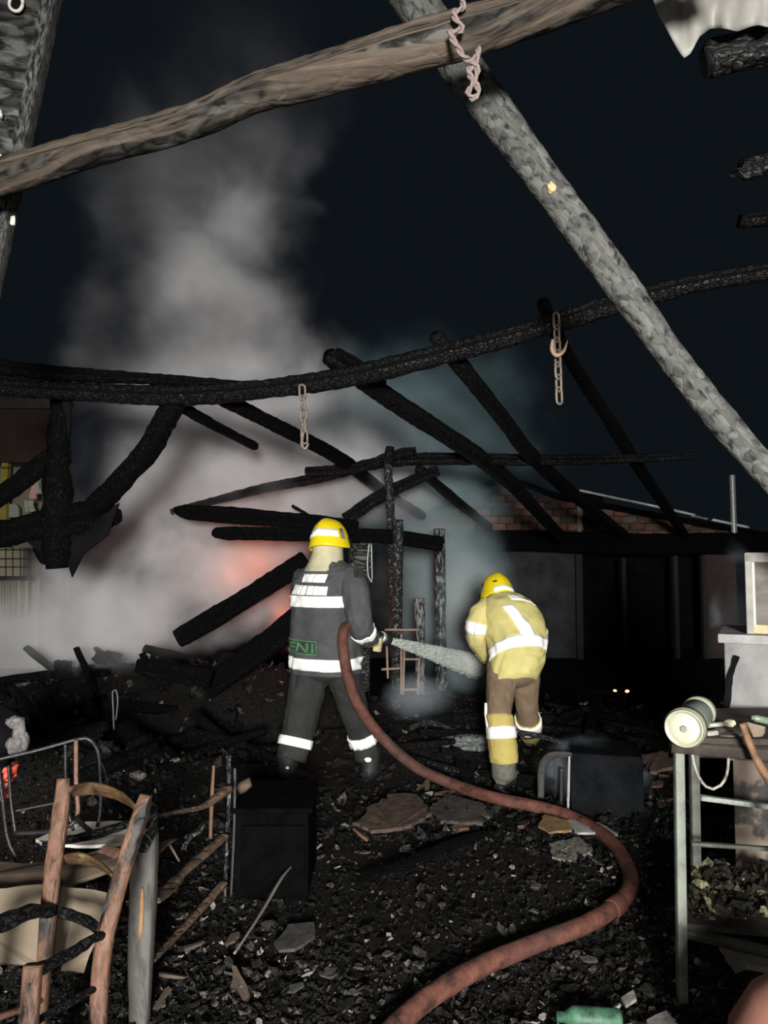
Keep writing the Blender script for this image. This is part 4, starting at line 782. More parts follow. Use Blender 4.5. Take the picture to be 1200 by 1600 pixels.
wire('seat_bar', [(118, 1278, 2.93), (138, 1296, 2.88), (150, 1305, 2.85)], 8, 'dark_metal', mf)
wire('thin_wire', [(158, 1190, 3.04), (166, 1212, 3.04), (168, 1228, 3.04)], 2, 'dark_metal', mf, 6)
stick('charred_bar', [(66, 1322, 2.75), (110, 1312, 2.78), (160, 1300, 2.82), (212, 1284, 2.86)], [10, 16, 17, 14], 'char', mf, 'round', .006)

def plate(name, pts, d, th, mat, label, cat, group=None, wob=.012):
    """a broken flat sheet; pts: (px, py[, distance])"""
    q = [P(p[0], p[1], p[2] if len(p) > 2 else d) for p in pts]; n = len(q); ed = []
    for i in range(n):
        a, b_ = q[i], q[(i+1) % n]; m = max(1, int((b_-a).length/.04))
        for k in range(m): ed.append(a.lerp(b_, k/m) + V((RND.uniform(-1, 1), RND.uniform(-1, 1), RND.uniform(-.4, .4)))*min(wob, .09*(b_-a).length)*.5)
    c = sum(q, V())/n; nr = V()
    for i in range(n): nr += (q[i]-c).cross(q[(i+1) % n]-c)
    nr.normalize()
    if nr.y > 0 or (abs(nr.y) < .2 and nr.z < 0): nr = -nr
    v, f = slab_geo(ed, -th, nr); o = mk(name, v, f, MAT[mat] if isinstance(mat, str) else mat, None, False); fix_normals(o.data); tag(o, label, cat, group); return o
MAT['card'] = plain('tan_cardboard', (.165, .13, .092), .85, 0, .12, 6, .15)
MAT['brown_board'] = plain('brown_board', (.07, .05, .036), .85, 0, .35, 10, .4)
plate('cardboard_sheet', [(-40, 1392, 2.42), (60, 1380, 2.5), (168, 1394, 2.55), (150, 1470, 2.45), (130, 1520, 2.4), (60, 1512, 2.34), (-50, 1500, 2.3)], 2.5, .01, 'card', 'large tan cardboard sheet standing behind the ladder-back chair', 'cardboard')
plate('white_board', [(58, 1310, 3.0), (120, 1286, 3.12), (210, 1282, 3.2), (206, 1318, 2.98), (140, 1320, 2.9), (66, 1318, 2.9)], 3.0, .012, 'white', 'white board lying under the metal chair frame', 'board')
plate('brown_board', [(-30, 1345, 2.7), (60, 1350, 2.75), (190, 1322, 2.9), (200, 1345, 2.75), (100, 1385, 2.6), (-40, 1390, 2.5)], 2.7, .015, 'brown_board', 'brown singed board lying behind the tan cardboard sheet', 'board')
plate('burnt_board', [(150, 1330, 2.85), (170, 1318, 2.85), (186, 1325, 2.8), (172, 1352, 2.75)], 2.8, .02, 'rust', 'small curled rust-red scrap beside the white board', 'scrap')
v, f = join([blob_geo(P(24, 1128, 3.05), (.03, .03, .02), 1, .6), blob_geo(P(30, 1145, 3.05), (.025, .03, .05), 2, .6), blob_geo(P(24, 1165, 3.05), (.035, .03, .04), 3, .6), blob_geo(P(40, 1160, 3.05), (.012, .02, .035), 5, .5)]); o = mk('melted_plaster', v, f, plain('grey_crust', (.13, .12, .118), .8, 0, .5, 30, .5)); tag(o, 'flaky pale grey crust on the dark seat at the picture edge', 'crust')
v, f = blob_geo(P(-22, 1160, 3.25), (.16, .14, .17), 9, .35); o = mk('burnt_cushion', v, f, plain('black_fabric', (.006, .0055, .0065), .95, 0, .5, 10, .5, spec=.03)); tag(o, 'black burnt cushion behind the metal chair frame', 'cushion')
o = cloth('red_cloth', 17, 1196, 1216, 6, 2.98, plain('bright_red_cloth', (.7, .09, .06), .8), 'bright red cloth scrap caught in the metal chair frame', 1.5, 'cloth scraps on the metal frame'); o['category'] = 'cloth'
o = cloth('red_cloth', 8, 1222, 1246, 8, 2.96, plain('pink_red_cloth', (.6, .2, .2), .8), 'pinkish cloth scrap hanging lower in the metal chair frame', 2.5, 'cloth scraps on the metal frame'); o['category'] = 'cloth'
o = stick('bent_rod', [(456, 1353, 3.55), (440, 1372, 3.4), (412, 1420, 3.15), (385, 1462, 2.95), (366, 1490, 2.85)], [3, 5, 5, 4, 5], plain('pale_rod', (.16, .14, .12), .6), None, 'round', .001); tag(o, 'thin bent rod leaning out of the rubble by the charred cupboard', 'rod')
o = wire('wire_prongs', [(178, 1140, 4.6), (177, 1112, 4.6), (176, 1080, 4.6), (181, 1078, 4.6), (184, 1095, 4.6), (181, 1125, 4.6)], 2.5, plain('dull_wire', (.11, .11, .105), .5, .2), None, 6); tag(o, 'small bent metal fork shape standing on the black heap', 'wire')

# rusty chair frames behind the nozzle
rc_ = empty('metal_chair_frame', P(630, 1085, 6.4), 'rusty metal chair frame standing behind the water jet', 'chair', 'burnt furniture')
for pts in ([(601, 984, 6.4), (655, 984, 6.4)], [(627, 990, 6.35), (627, 1085, 6.35)], [(632, 1000, 6.4), (630, 1085, 6.4)], [(655, 1028, 6.45), (653, 1085, 6.45)], [(628, 1078, 6.4), (654, 1077, 6.4)], [(596, 1046, 6.4), (627, 1044, 6.4)], [(630, 1030, 6.4), (656, 1030, 6.45)], [(604, 1000, 6.4), (606, 1060, 6.4)]):
    wire('tube', pts, 4, plain('rust_frame', (.24, .17, .13), .6, .1, .3, 40), rc_)

# ------------------------------------------------------------------ right: workbench with grinder
MAT['post_green'] = plain('grey_green_paint', (.15, .165, .138), .6, 0, .35, 6, .25, dark=(.035, .035, .03))
MAT['post_dull'] = plain('dull_painted_steel', (.075, .075, .064), .65, 0, .4, 8, .3, dark=(.02, .02, .018))
MAT['bench_wood'] = plain('sooty_bench_wood', (.034, .026, .021), .8, 0, .5, 18, .5)
wbn = empty('workbench', (P(1130, 1500, 3.0).x, 3.0, 0), 'steel-legged workbench with sooty timber top and littered lower shelf', 'workbench')
def sq(name, a, b_, wpx, mat, hf=1.0): return stick(name, [a, b_], wpx, mat, wbn, 'rect', .0006, hf, 12, 12, V((1, 0, 0)), .04, 0)
sq('leg', (1060, 1160, 2.78), (1066, 1565, 2.72), 14, 'post_green')
sq('leg', (1084, 1176, 3.22), (1088, 1395, 3.2), 13, 'post_dull')
sq('leg', (1250, 1176, 2.7), (1262, 1600, 2.6), 23, 'post_green')
sq('leg', (1256, 1180, 3.2), (1262, 1400, 3.2), 21, 'post_dull')
sq('top_rail', (1048, 1163, 2.76), (1262, 1181, 2.7), 19, 'bench_wood')
sq('back_rail', (1080, 1172, 3.22), (1262, 1178, 3.2), 16, 'bench_wood')
sq('brace_rail', (1094, 1246, 3.2), (1262, 1268, 3.2), 12, plain('pale_rail', (.24, .255, .23), .7, 0, .3, 14, .2, dark=(.05, .05, .045)), .6)
sq('brace_rail', (1080, 1318, 3.0), (1262, 1330, 3.0), 9, 'post_dull', .6)
sq('shelf_rail', (1068, 1457, 2.74), (1262, 1500, 2.64), 12, 'post_dull')
ta, tb, tc, td = P(1050, 1158, 2.76), P(1262, 1172, 2.7), P(1262, 1172, 3.25), P(1080, 1166, 3.25)
zt = P(1150, 1160, 2.75).z
v, f = slab_geo([(ta.x, 2.74, zt), (tb.x, 2.70, zt), (tc.x, 3.27, zt), (td.x-.02, 3.27, zt)], .02, (0, 0, 1)); mk('top_board', v, f, MAT['bench_wood'], wbn, False)
sz = P(1120, 1452, 2.74).z
v, f = slab_geo([(P(1068, 1452, 2.74).x, 2.74, sz), (P(1262, 1452, 2.66).x, 2.66, sz), (P(1262, 1452, 3.2).x+.2, 3.24, sz), (P(1092, 1452, 3.2).x, 3.24, sz)], .02, (0, 0, 1)); mk('shelf_board', v, f, MAT['bench_wood'], wbn, False)
# grinder
gr = empty('bench_grinder', V((P(1075, 1170, 2.8).x, 2.8, zt)), 'bench grinder with two pale round wheel guards on the workbench corner', 'grinder')
ga, gb = P(1069, 1138, 2.66), P(1093, 1112, 2.98); gax = (gb-ga).normalized(); GL = (gb-ga).length
MAT['grind'] = plain('pale_guard', (.33, .33, .235), .45, .2, .15, 30, .1); MAT['grind2'] = plain('cream_face', (.50, .50, .37), .35, .2, .1, 30, .05); MAT['gmotor'] = plain('grey_green_motor', (.22, .25, .21), .55, .1, .4, 20, .2)
lathe('wheel_guard', ga, gax, [(.052, -.004), (.067, .0), (.070, .008), (.070, .055), (.05, .06)], MAT['grind'], gr, 40)
fc = lathe('wheel_face', ga - gax*.004, gax, [(.018, -.006), (.042, -.006), (.050, -.002), (.057, .002)], MAT['grind2'], gr, 40)
lathe('face_ring', ga - gax*.005, gax, [(.059, .0), (.063, -.006), (.067, .002)], MAT['grind'], fc, 40)
lathe('hub_nut', ga - gax*.018, gax, [(.010, 0), (.013, .003), (.013, .016)], plain('grey_nut', (.3, .29, .25), .4, .5), gr, 6, False)
lathe('motor_body', ga + gax*.06, gax, [(.046, 0), (.056, .01), (.058, .03), (.058, GL-.13), (.05, GL-.11)], MAT['gmotor'], gr, 30)
lathe('wheel_guard', gb - gax*.05, gax, [(.045, 0), (.062, .004), (.064, .045), (.05, .05)], MAT['grind'], gr, 36)
for k in range(9):
    a = 2.2 + k*.16; d1 = gax.orthogonal().normalized(); d2 = gax.cross(d1); q = ga + gax*.06 + (d1*math.cos(a) + d2*math.sin(a))*.06
    v, f = box_geo(q, .012, .035, .01, rz=.2); mk('cooling_fin', v, f, MAT['grind'], gr, False)
box('pedestal', (ga.lerp(gb, .5).x-.01, 2.82, (zt+ga.lerp(gb, .5).z-.05)/2), (.07, .16, ga.lerp(gb, .5).z-.04-zt), MAT['gmotor'], gr, bev=.01)
o = wire('power_cable', [(1080, 1166, 2.86), (1084, 1192, 2.86), (1092, 1214, 2.86), (1103, 1229, 2.86), (1114, 1233, 2.86), (1126, 1227, 2.86), (1135, 1212, 2.86), (1138, 1190, 2.88), (1137, 1160, 2.9)], 4.5, plain('pale_cable', (.24, .23, .19), .6, 0, .4, 25, .2, dark=(.03, .03, .028)), None); tag(o, 'pale cable drooping in a loop under the workbench top', 'cable')
# tools and litter on the top
o = stick('tool_handle', [(1160, 1130, 2.62), (1166, 1148, 2.62), (1178, 1178, 2.62), (1192, 1204, 2.62), (1230, 1262, 2.62)], [11, 11, 11, 13, 14], plain('scorched_handle', (.15, .082, .04), .6, 0, .5, 14, .3, dark=(.03, .02, .014)), None, 'round', .001); tag(o, 'scorched wooden tool handle leaning against the workbench edge', 'tool')
o = tube('chisel', [P(1104, 1134, 2.85), P(1134, 1131, 2.85)], .018, plain('chisel_steel', (.4, .38, .33), .4, .3), n=10); tag(o, 'small metal chisel lying beside the grinder', 'tool')
v, f = blob_geo(P(1140, 1130, 2.84), (.02, .02, .013), 2, .35); o = mk('melted_lump', v, f, plain('yellowish_lump', (.5, .49, .33), .7)); tag(o, 'yellowish melted lump at the tip of the small chisel', 'lump')
v, f = blob_geo(P(1140, 1149, 2.8), (.06, .05, .02), 6, .5); o = mk('leather_pouch', v, f, plain('sooty_leather', (.06, .05, .04), .45, 0, .5, 30, .5)); tag(o, 'crumpled sooty pouch on the workbench top', 'pouch')
plate('card_triangle', [(1168, 1128, 2.8), (1199, 1136, 2.8), (1182, 1162, 2.72)], 2.8, .006, plain('brown_card', (.28, .21, .16), .8), 'brown triangular card scrap propped behind the tool handle', 'card')
v, f = lathe_geo(P(1174, 1121, 2.84), P(1215, 1130, 2.84)-P(1174, 1121, 2.84), [(.008, 0), (.009, .01), (.013, .014), (.014, .1)], 16); o = mk('small_bottle', v, f, plain('green_glass', (.15, .2, .14), .25)); fix_normals(o.data); tag(o, 'small dark green bottle lying on the workbench top', 'bottle')
o = box('foam_strip', P(1112, 1146, 2.78), (.05, .02, .02), plain('grey_strip', (.3, .28, .25), .7), None, rz=.4); tag(o, 'short grey strip in front of the sooty pouch', 'strip')

# scorched white cabinet and window sash
def stain(name, stops, sc_=(2.4, 2.4, 2.4), seed=0.0):
    m, nt, b, out = nodes(name); L = nt.links.new; co = coords(nt, False, sc_)
    n = N(nt, 'ShaderNodeTexNoise', Scale=1.0, Detail=5., Roughness=.55, noise_dimensions='4D'); n.inputs['W'].default_value = seed; L(co, n.inputs['Vector'])
    r = ramp(nt, n.outputs[0], stops); L(r.outputs[0], b.inputs['Base Color']); b.inputs['Roughness'].default_value = .7
    bp = N(nt, 'ShaderNodeBump', Strength=.15); L(n.outputs[0], bp.inputs['Height']); L(bp.outputs[0], b.inputs['Normal']); return m
MAT['cab'] = stain('scorched_white_enamel', [(.34, (.015, .015, .016)), (.44, (.07, .065, .06)), (.53, (.15, .148, .145)), (.66, (.22, .216, .205))], (4, 4, 3), 1.3)
MAT['cab2'] = stain('tan_scorched_enamel', [(.40, (.008, .008, .008)), (.47, (.03, .026, .022)), (.51, (.15, .11, .078)), (.62, (.17, .14, .105)), (.7, (.2, .2, .195))], (5, 5, 4), 4.1)
DC = 3.45
wc = empty('scorched_cabinet', P(1190, 1405, DC), 'scorched white metal cabinet behind the workbench', 'cabinet')
xa, xb = P(1134, 1000, DC).x, P(1134, 1000, DC).x + .62; z1, z0 = P(1150, 1004, DC).z, P(1150, 1190, DC).z
box('upper_body', ((xa+xb)/2, DC+.27, (z0+z1)/2), (xb-xa, .5, z1-z0), MAT['cab'], wc, bev=.008)
box('lower_body', ((xa+xb)/2+.012, DC+.27, (z0+.14)/2+.05), (xb-xa-.02, .5, z0-.16), MAT['cab2'], wc, bev=.008)
box('plinth', ((xa+xb)/2+.012, DC+.28, .08), (xb-xa-.04, .48, .17), plain('sooty_plinth', (.07, .066, .06), .8, 0, .5, 12, .4), wc, bev=.006)
box('top_ledge', ((xa+xb)/2-.01, DC+.27, z1+.018), (xb-xa+.03, .54, .042), plain('grey_ledge', (.28, .27, .26), .7, 0, .3, 14, .3), wc, bev=.006)
stick('black_crack', [(1155, 1024, DC-.01), (1150, 1040, DC-.01), (1144, 1065, DC-.01), (1141, 1100, DC-.01), (1138, 1130, DC-.01), (1137, 1160, DC-.01)], [8, 6, 9, 10, 8, 6], 'void', wc, 'round', .006, .25)
sa = empty('window_sash', P(1190, 992, DC+.1), 'white window sash with a smoke-browned pane standing on the scorched cabinet', 'window')
wx0, wx1 = P(1156, 900, DC+.05).x, P(1156, 900, DC+.05).x+.5; wz1, wz0 = P(1156, 865, DC+.05).z, z1+.04
MAT['sash'] = plain('dirty_white_sash', (.26, .25, .225), .7, 0, .2, 14, .25)
box('stile', (wx0+.014, DC+.07, (wz0+wz1)/2), (.030, .05, wz1-wz0), MAT['sash'], sa); box('stile', (wx1, DC+.07, (wz0+wz1)/2), (.030, .05, wz1-wz0), MAT['sash'], sa)
box('top_rail', ((wx0+wx1)/2, DC+.07, wz1-.018), (wx1-wx0, .05, .045), MAT['sash'], sa)
box('bottom_rail', ((wx0+wx1)/2, DC+.075, wz0+.022), (wx1-wx0-.03, .04, .042), stain('yellowed_rail', [(.40, (.02, .02, .02)), (.46, (.4, .32, .18)), (.7, (.5, .42, .25))], (9, 9, 9), 2.), sa)
box('pane', ((wx0+wx1)/2, DC+.085, (wz0+wz1)/2), (wx1-wx0-.03, .008, wz1-wz0-.04), stain('smoked_pane', [(.34, (.02, .018, .016)), (.45, (.075, .062, .055)), (.62, (.15, .13, .115))], (4, 4, 9), 3.), sa, bev=0)
box('glazing_bead', (wx0+.034, DC+.055, (wz0+wz1)/2), (.010, .012, wz1-wz0-.08), MAT['white'], sa, bev=.001)

def turn(root, piv, a):
    R_ = Matrix.Rotation(a, 3, 'Z'); root.location = V(piv) + R_ @ (V(root.location)-V(piv)); root.rotation_euler.z = a
for q_ in (wc, sa): turn(q_, (P(1134, 1000, DC).x, DC+.02, 0), -.46)
# burnt-out appliance behind the hose
ap = empty('burnt_appliance', P(920, 1270, 4.75), 'burnt-out metal appliance box with one open side behind the hose', 'appliance')
ax0, ax1 = P(893, 1230, 4.72).x, P(1002, 1230, 4.72).x; azt = P(940, 1178, 4.72).z
box('shell', ((ax0+ax1)/2, 4.95, azt/2), (ax1-ax0, .42, azt), plain('smoky_enamel', (.008, .009, .0105), .8, 0, .6, 6, .3, spec=.04), ap, bev=.012)
stick('bright_edge', [(892, 1182, 4.70), (891, 1230, 4.70), (890, 1268, 4.70)], [3.5, 4, 4], plain('bare_metal_edge', (.34, .34, .32), .5, .2), ap)
stick('side_arch', [(844, 1250, 4.78), (845, 1205, 4.78), (856, 1186, 4.76), (875, 1180, 4.74), (895, 1180, 4.72)], [10, 12, 13, 11, 9], plain('grey_sheet', (.04, .04, .038), .6, .1, .5, 20, .4), ap, 'rect', .004, .4)
stick('inner_post', [(871, 1200, 4.85), (871, 1262, 4.85)], [6, 6], 'dark_metal', ap)
o = plate('inner_sheet', [(852, 1190, 5.0), (895, 1184, 5.05), (895, 1262, 5.05), (850, 1262, 5.0)], 5.0, .01, 'void', 'black inner sheet', 'sheet'); o.location = V(o.location) - V(ap.location); o.parent = ap; del o['category']

turn(ap, (ax0, 4.74, 0), -.24)
# bottom edge things
v, f = lathe_geo(gp(893, 1590, .045), gp(980, 1596, .05)-gp(893, 1590, .045), [(.016, -.05), (.018, -.02), (.034, .0), (.037, .01), (.037, .155), (.03, .165)], 28); o = mk('green_canister', v, f, plain('scuffed_green', (.042, .115, .07), .55, 0, .6, 18, .2, dark=(.012, .03, .02))); fix_normals(o.data); tag(o, 'scuffed green canister lying in the rubble at the bottom edge', 'canister')
c_ = P(1306, 1690, 1.92); v, f = lathe_geo(c_, V((.85, -.3, .35)), [(.08, -.24), (.17, -.19), (.235, -.1), (.255, 0), (.235, .1), (.16, .2), (.1, .25), (.11, .3), (.09, .3)], 44); o = mk('fingertip_stand_in', v, f, plain('reddish_brown', (.30, .135, .098), .75, 0, .15, 8, .1)); fix_normals(o.data); tag(o, 'smooth reddish-brown rounded stand-in for a fingertip at the bottom corner', 'stand-in')  # stand-in for a fingertip, shaped as a rounded vessel

# ------------------------------------------------------------------ embers and fire
for k, (px, py, s) in enumerate(((961, 1079, .010), (980, 1080, .012))):
    v, f = blob_geo(P(px, py, 7.0), (s*1.6, s, s), k, .3, sub=2); o = mk('ember', v, f, emit('ember_glow_%d' % k, (1.0, .42, .16), 6.0)); tag(o, ['flat orange ember glowing in the dark rubble by the back wall', 'rounder orange ember glowing beside the flat one'][k], 'ember', 'embers in the dark')
o = stick('charred_plank', [(900, 1083, 7.05), (960, 1083, 7.05), (1010, 1086, 7.05)], [8, 9, 7], 'char_black', None, 'rect', .01); tag(o, 'black plank with embers on it in the dark', 'plank')
lamp('fire_glow', 'POINT', P(405, 878, 7.55), 5, (1.0, .26, .13), .12)
lamp('fire_glow', 'POINT', P(446, 965, 7.2), 5, (1.0, .30, .18), .10)
lamp('fire_glow', 'POINT', P(365, 900, 7.7), 3, (1.0, .24, .14), .12)
# ------------------------------------------------------------------ rubble
rng = np.random.default_rng(11)
def shards(n, y0, y1, smin, smax, lift, stops, name, label, ok=None, px0=-60, px1=1260, flat=.5, kk=(4, 7), thin=(.06, .3), curl=.25):
    vs, fs = [], []; cnt = 0
    while cnt < n:
        y = y0 + (y1-y0)*rng.random()**1.3; px = rng.uniform(px0, px1); x = (px-600)/F_PX*y
        if ok and not ok(x, y): cnt += 1; continue
        s = smin*(smax/smin)**(rng.random()**2.2); k = rng.integers(kk[0], kk[1]); z = H(x, y) + lift*rng.random() + s*.15
        q = Quaternion((rng.normal(), rng.normal(), rng.normal()), 0) if False else (Matrix.Rotation(rng.uniform(0, 6.28), 3, 'Z') @ Matrix.Rotation(rng.normal()*flat, 3, 'X') @ Matrix.Rotation(rng.normal()*flat, 3, 'Y'))
        e = rng.uniform(.35, 1.0); th = s*rng.uniform(*thin); b = len(vs); c = V((x, y, z))
        for t in (-1, 1):
            for i in range(k):
                a = 2*math.pi*(i+rng.uniform(-.3, .3))/k; r_ = s*rng.uniform(.4, 1.0)*.5
                vs.append(c + q @ V((math.cos(a)*r_, math.sin(a)*r_*e, t*th*.5 + r_*curl*math.cos(a*2))))
        fs.append(tuple(b+i for i in range(k))[::-1]); fs.append(tuple(b+k+i for i in range(k)))
        for i in range(k): j = (i+1) % k; fs.append((b+i, b+j, b+k+j, b+k+i))
        cnt += 1
    o = mk(name, vs, fs, islands(name+'_tones', stops), None, False); tag(o, label, 'debris', None, 'stuff'); return o
DK = [(0.0, (.004, .004, .004)), (.5, (.011, .0105, .01)), (.8, (.022, .0205, .019)), (.93, (.05, .046, .042)), (.98, (.11, .10, .09)), (1.0, (.32, .30, .26))]
def sparse_middle(x, y):
    """the middle of the yard holds fewer loose bits"""
    e = ((x-.15)/.75)**2 + ((y-3.75)/.75)**2
    return e > 1 or rng.random() < .42
shards(26000, 2.3, 4.6, .007, .055, .012, DK, 'ash_debris', 'fine mixed ash, charcoal and plaster bits covering the near ground', sparse_middle)
shards(4200, 2.3, 4.7, .025, .085, .02, [(0., (.005, .0047, .0045)), (.45, (.013, .012, .011)), (.78, (.03, .027, .024)), (.94, (.07, .063, .055)), (1., (.17, .157, .135))], 'flaky_debris', 'curled ash-grey and brown flakes of burnt lining strewn on the near ground', sparse_middle, flat=.35, kk=(6, 10), thin=(.03, .08), curl=.16)
shards(16000, 2.3, 4.2, .004, .016, .018, [(0., (.006, .006, .006)), (.6, (.03, .028, .025)), (.9, (.10, .095, .085)), (1., (.38, .36, .32))], 'grit_debris', 'fine pale and black grit scattered over the near ground', sparse_middle, kk=(3, 5))
shards(9000, 4.3, 8.5, .018, .13, .03, [(0., (.005, .005, .005)), (.6, (.013, .013, .0125)), (.86, (.03, .029, .028)), (.96, (.08, .076, .07)), (1., (.24, .23, .21))], 'rubble_debris', 'black burnt rubble bits heaped across the far yard', None)
shards(420, 2.75, 3.2, .02, .10, .02, [(0., (.01, .01, .009)), (.5, (.03, .027, .02)), (.85, (.085, .078, .05)), (1., (.28, .26, .15))], 'shelf_litter', 'pale yellowish litter heaped on the lower workbench shelf', lambda x, y: x > P(1072, 1450, y).x, 1070, 1230)
o = bpy.data.objects['shelf_litter']; o.location.z += sz + .02

# pieces large enough to pick out
def frag_mesh(name, sx, sy, sz_, mat, k, seed):
    r_ = random.Random(seed); pr = []
    for i in range(k): a = 2*math.pi*(i+r_.uniform(-.3, .3))/k; q = r_.uniform(.5, 1.0); pr.append((math.cos(a)*sx*.5*q, math.sin(a)*sy*.5*q))
    vs = [(x + r_.uniform(-.004, .004), y, t*sz_*.5 + .18*x*math.sin(y*20+seed)) for t in (-1, 1) for x, y in pr]
    fs = [tuple(range(k))[::-1], tuple(range(k, 2*k))] + [(i, (i+1) % k, k+(i+1) % k, k+i) for i in range(k)]
    me = bpy.data.meshes.new(name); me.from_pydata(vs, [], fs); me.materials.append(mat); return me
def plank_mesh(name, L, w_, h_, mat, seed):
    v, f, uv = tube_geo([V((-L/2, 0, 0)), V((0, .01, .004)), V((L/2, 0, 0))], [w_*.5, w_, w_*.75], [h_*.7, h_, h_*.8], step=.05, n=10, kind='rect', rough=.008, rs=22, seed=seed)
    me = bpy.data.meshes.new(name); me.from_pydata([tuple(x) for x in v], [], f); l = me.uv_layers.new(name='UVMap'); idx = np.empty(len(me.loops), dtype=np.int32); me.loops.foreach_get('vertex_index', idx)
    l.data.foreach_set('uv', np.array(uv)[idx].ravel()); me.polygons.foreach_set('use_smooth', [True]*len(me.polygons)); me.materials.append(mat); fix_normals(me); return me
LM = {'the green canister': gp(935, 1592), 'the workbench leg': gp(1066, 1540), 'the bound hose joint': gp(962, 1416), 'the reddish rounded shape': gp(1150, 1600), 'the broken chair frame': gp(235, 1585), 'the charred cupboard': gp(430, 1425), 'the thin bent rod': gp(366, 1492),
      'the pale foil scrap': gp(890, 1328), 'the ochre board scrap': gp(866, 1290), 'the dark-coated firefighter': gp(520, 1222), 'the golden-coated firefighter': gp(790, 1235), 'the burnt appliance': gp(940, 1268), 'the large plaster slab': gp(460, 1462), 'the middle of the hose': gp(740, 1515),
      'the bare burnt ground': gp(640, 1380), 'the small metal fork': V((-1.68, 4.6, 0)), 'the lower leaning beam': V((-1.2, 6.1, 0)), 'the tattered black post': V((-2.5, 5.7, 0)), 'the stubby timber end': V((-1.95, 6.1, 0)), 'the burnt cushion': V((-1.8, 3.4, 0)), 'the rusty chair frame': V((.17, 6.4, 0)), 'the silver-ashed timber': V((.65, 5.7, 0)), 'the embers': V((2.2, 7., 0))}
ORD = ['beside', 'second from', 'third from', 'fourth from', 'fifth from', 'sixth from', 'seventh from', 'eighth from', 'ninth from', 'tenth from', 'eleventh from', 'twelfth from', 'thirteenth from']
def scatter(name, meshes, spots, what, cat, group, tilt=.35, lift=.02):
    by = {}
    for px, y, rz in spots:
        x = (px-600)/F_PX*y; me = RND.choice(meshes); o = link(name, me, (x, y, H(x, y)+lift), None, (RND.gauss(0, tilt), RND.gauss(0, tilt), rz))
        d = sorted((math.hypot(x-q.x, y-q.y), k) for k, q in LM.items())[0]; by.setdefault(d[1], []).append((d[0], o))
    for k, l in by.items():
        for i, (_, o) in enumerate(sorted(l, key=lambda t: t[0])): tag(o, '%s, %s %s' % (what, ORD[min(i, 12)], k), cat, group)
R = RND.uniform
def spots(n, px0, px1, y0, y1): return [(R(px0, px1), R(y0, y1), R(0, 6.28)) for _ in range(n)]
MAT['flake'] = plain('pale_plaster', (.20, .19, .17), .85, 0, .4, 30, .4); MAT['flake_dull'] = plain('grey_slate_bit', (.045, .042, .04), .8, 0, .5, 30, .5); MAT['tile_red'] = plain('dull_red_tile', (.10, .052, .038), .85, 0, .4, 25, .4)
fl = [frag_mesh('plaster_flake', R(.025, .055), R(.02, .04), R(.005, .010), MAT['flake'], 9, i) for i in range(6)]
sl = [frag_mesh('slate_scrap', R(.05, .10), R(.035, .07), R(.006, .012), MAT['flake_dull'], 11, 20+i) for i in range(6)]
bs = [frag_mesh('board_scrap', R(.09, .2), R(.03, .08), R(.008, .014), MAT['brown_board'], 12, 40+i) for i in range(5)]
ti = [frag_mesh('tile_shard', R(.08, .17), R(.06, .12), R(.014, .022), MAT['tile_red'], 9, 60+i) for i in range(5)]
pk = [plank_mesh('charred_plank', R(.5, 1.1), R(.07, .12), R(.03, .06), MAT['char'], 3.*i) for i in range(6)]
pkb = [plank_mesh('charred_plank', R(.5, 1.1), R(.08, .14), R(.04, .08), MAT['char_black'], 5.*i) for i in range(5)]
chunk = []
for i in range(5):
    v, f = blob_geo((0, 0, 0), (R(.10, .2), R(.08, .14), R(.06, .10)), i, .7, 1.6, 3); me = bpy.data.meshes.new('charred_chunk'); me.from_pydata([tuple(x) for x in v], [], f); me.materials.append(MAT['void']); chunk.append(me)
scatter('plaster_flake', fl, spots(40, 260, 1150, 2.5, 4.2), 'small pale plaster flake', 'plaster', 'plaster flakes in the near rubble')
scatter('slate_scrap', sl, spots(48, 240, 1150, 2.5, 4.6), 'dull grey slate-like scrap', 'scrap', 'grey scraps in the near rubble', .25)
scatter('board_scrap', bs, spots(14, 540, 720, 4.6, 5.3) + spots(6, 250, 420, 2.6, 3.2), 'flat brown burnt board scrap', 'board', 'brown board scraps in the rubble', .22, .03)
scatter('tile_shard', ti, spots(14, 560, 1010, 4.3, 5.0) + spots(8, 980, 1080, 4.8, 5.6), 'dull reddish tile shard', 'tile', 'reddish tile shards by the hose', .25, .03)
scatter('charred_plank', pk, spots(14, 590, 780, 5.3, 6.6) + spots(8, 850, 1050, 5.0, 6.4), 'charred plank in the rubble', 'plank', 'charred planks behind the firefighters', .2, .07)
scatter('charred_plank', pkb, spots(20, -20, 440, 4.4, 7.2), 'black plank jutting from the smoking heap', 'plank', 'charred planks on the smoking heap', .45, .06)
scatter('charred_chunk', chunk, spots(30, -20, 430, 4.6, 7.2), 'black charred lump on the smoking heap', 'lump', 'charred lumps on the smoking heap', .5, .03)
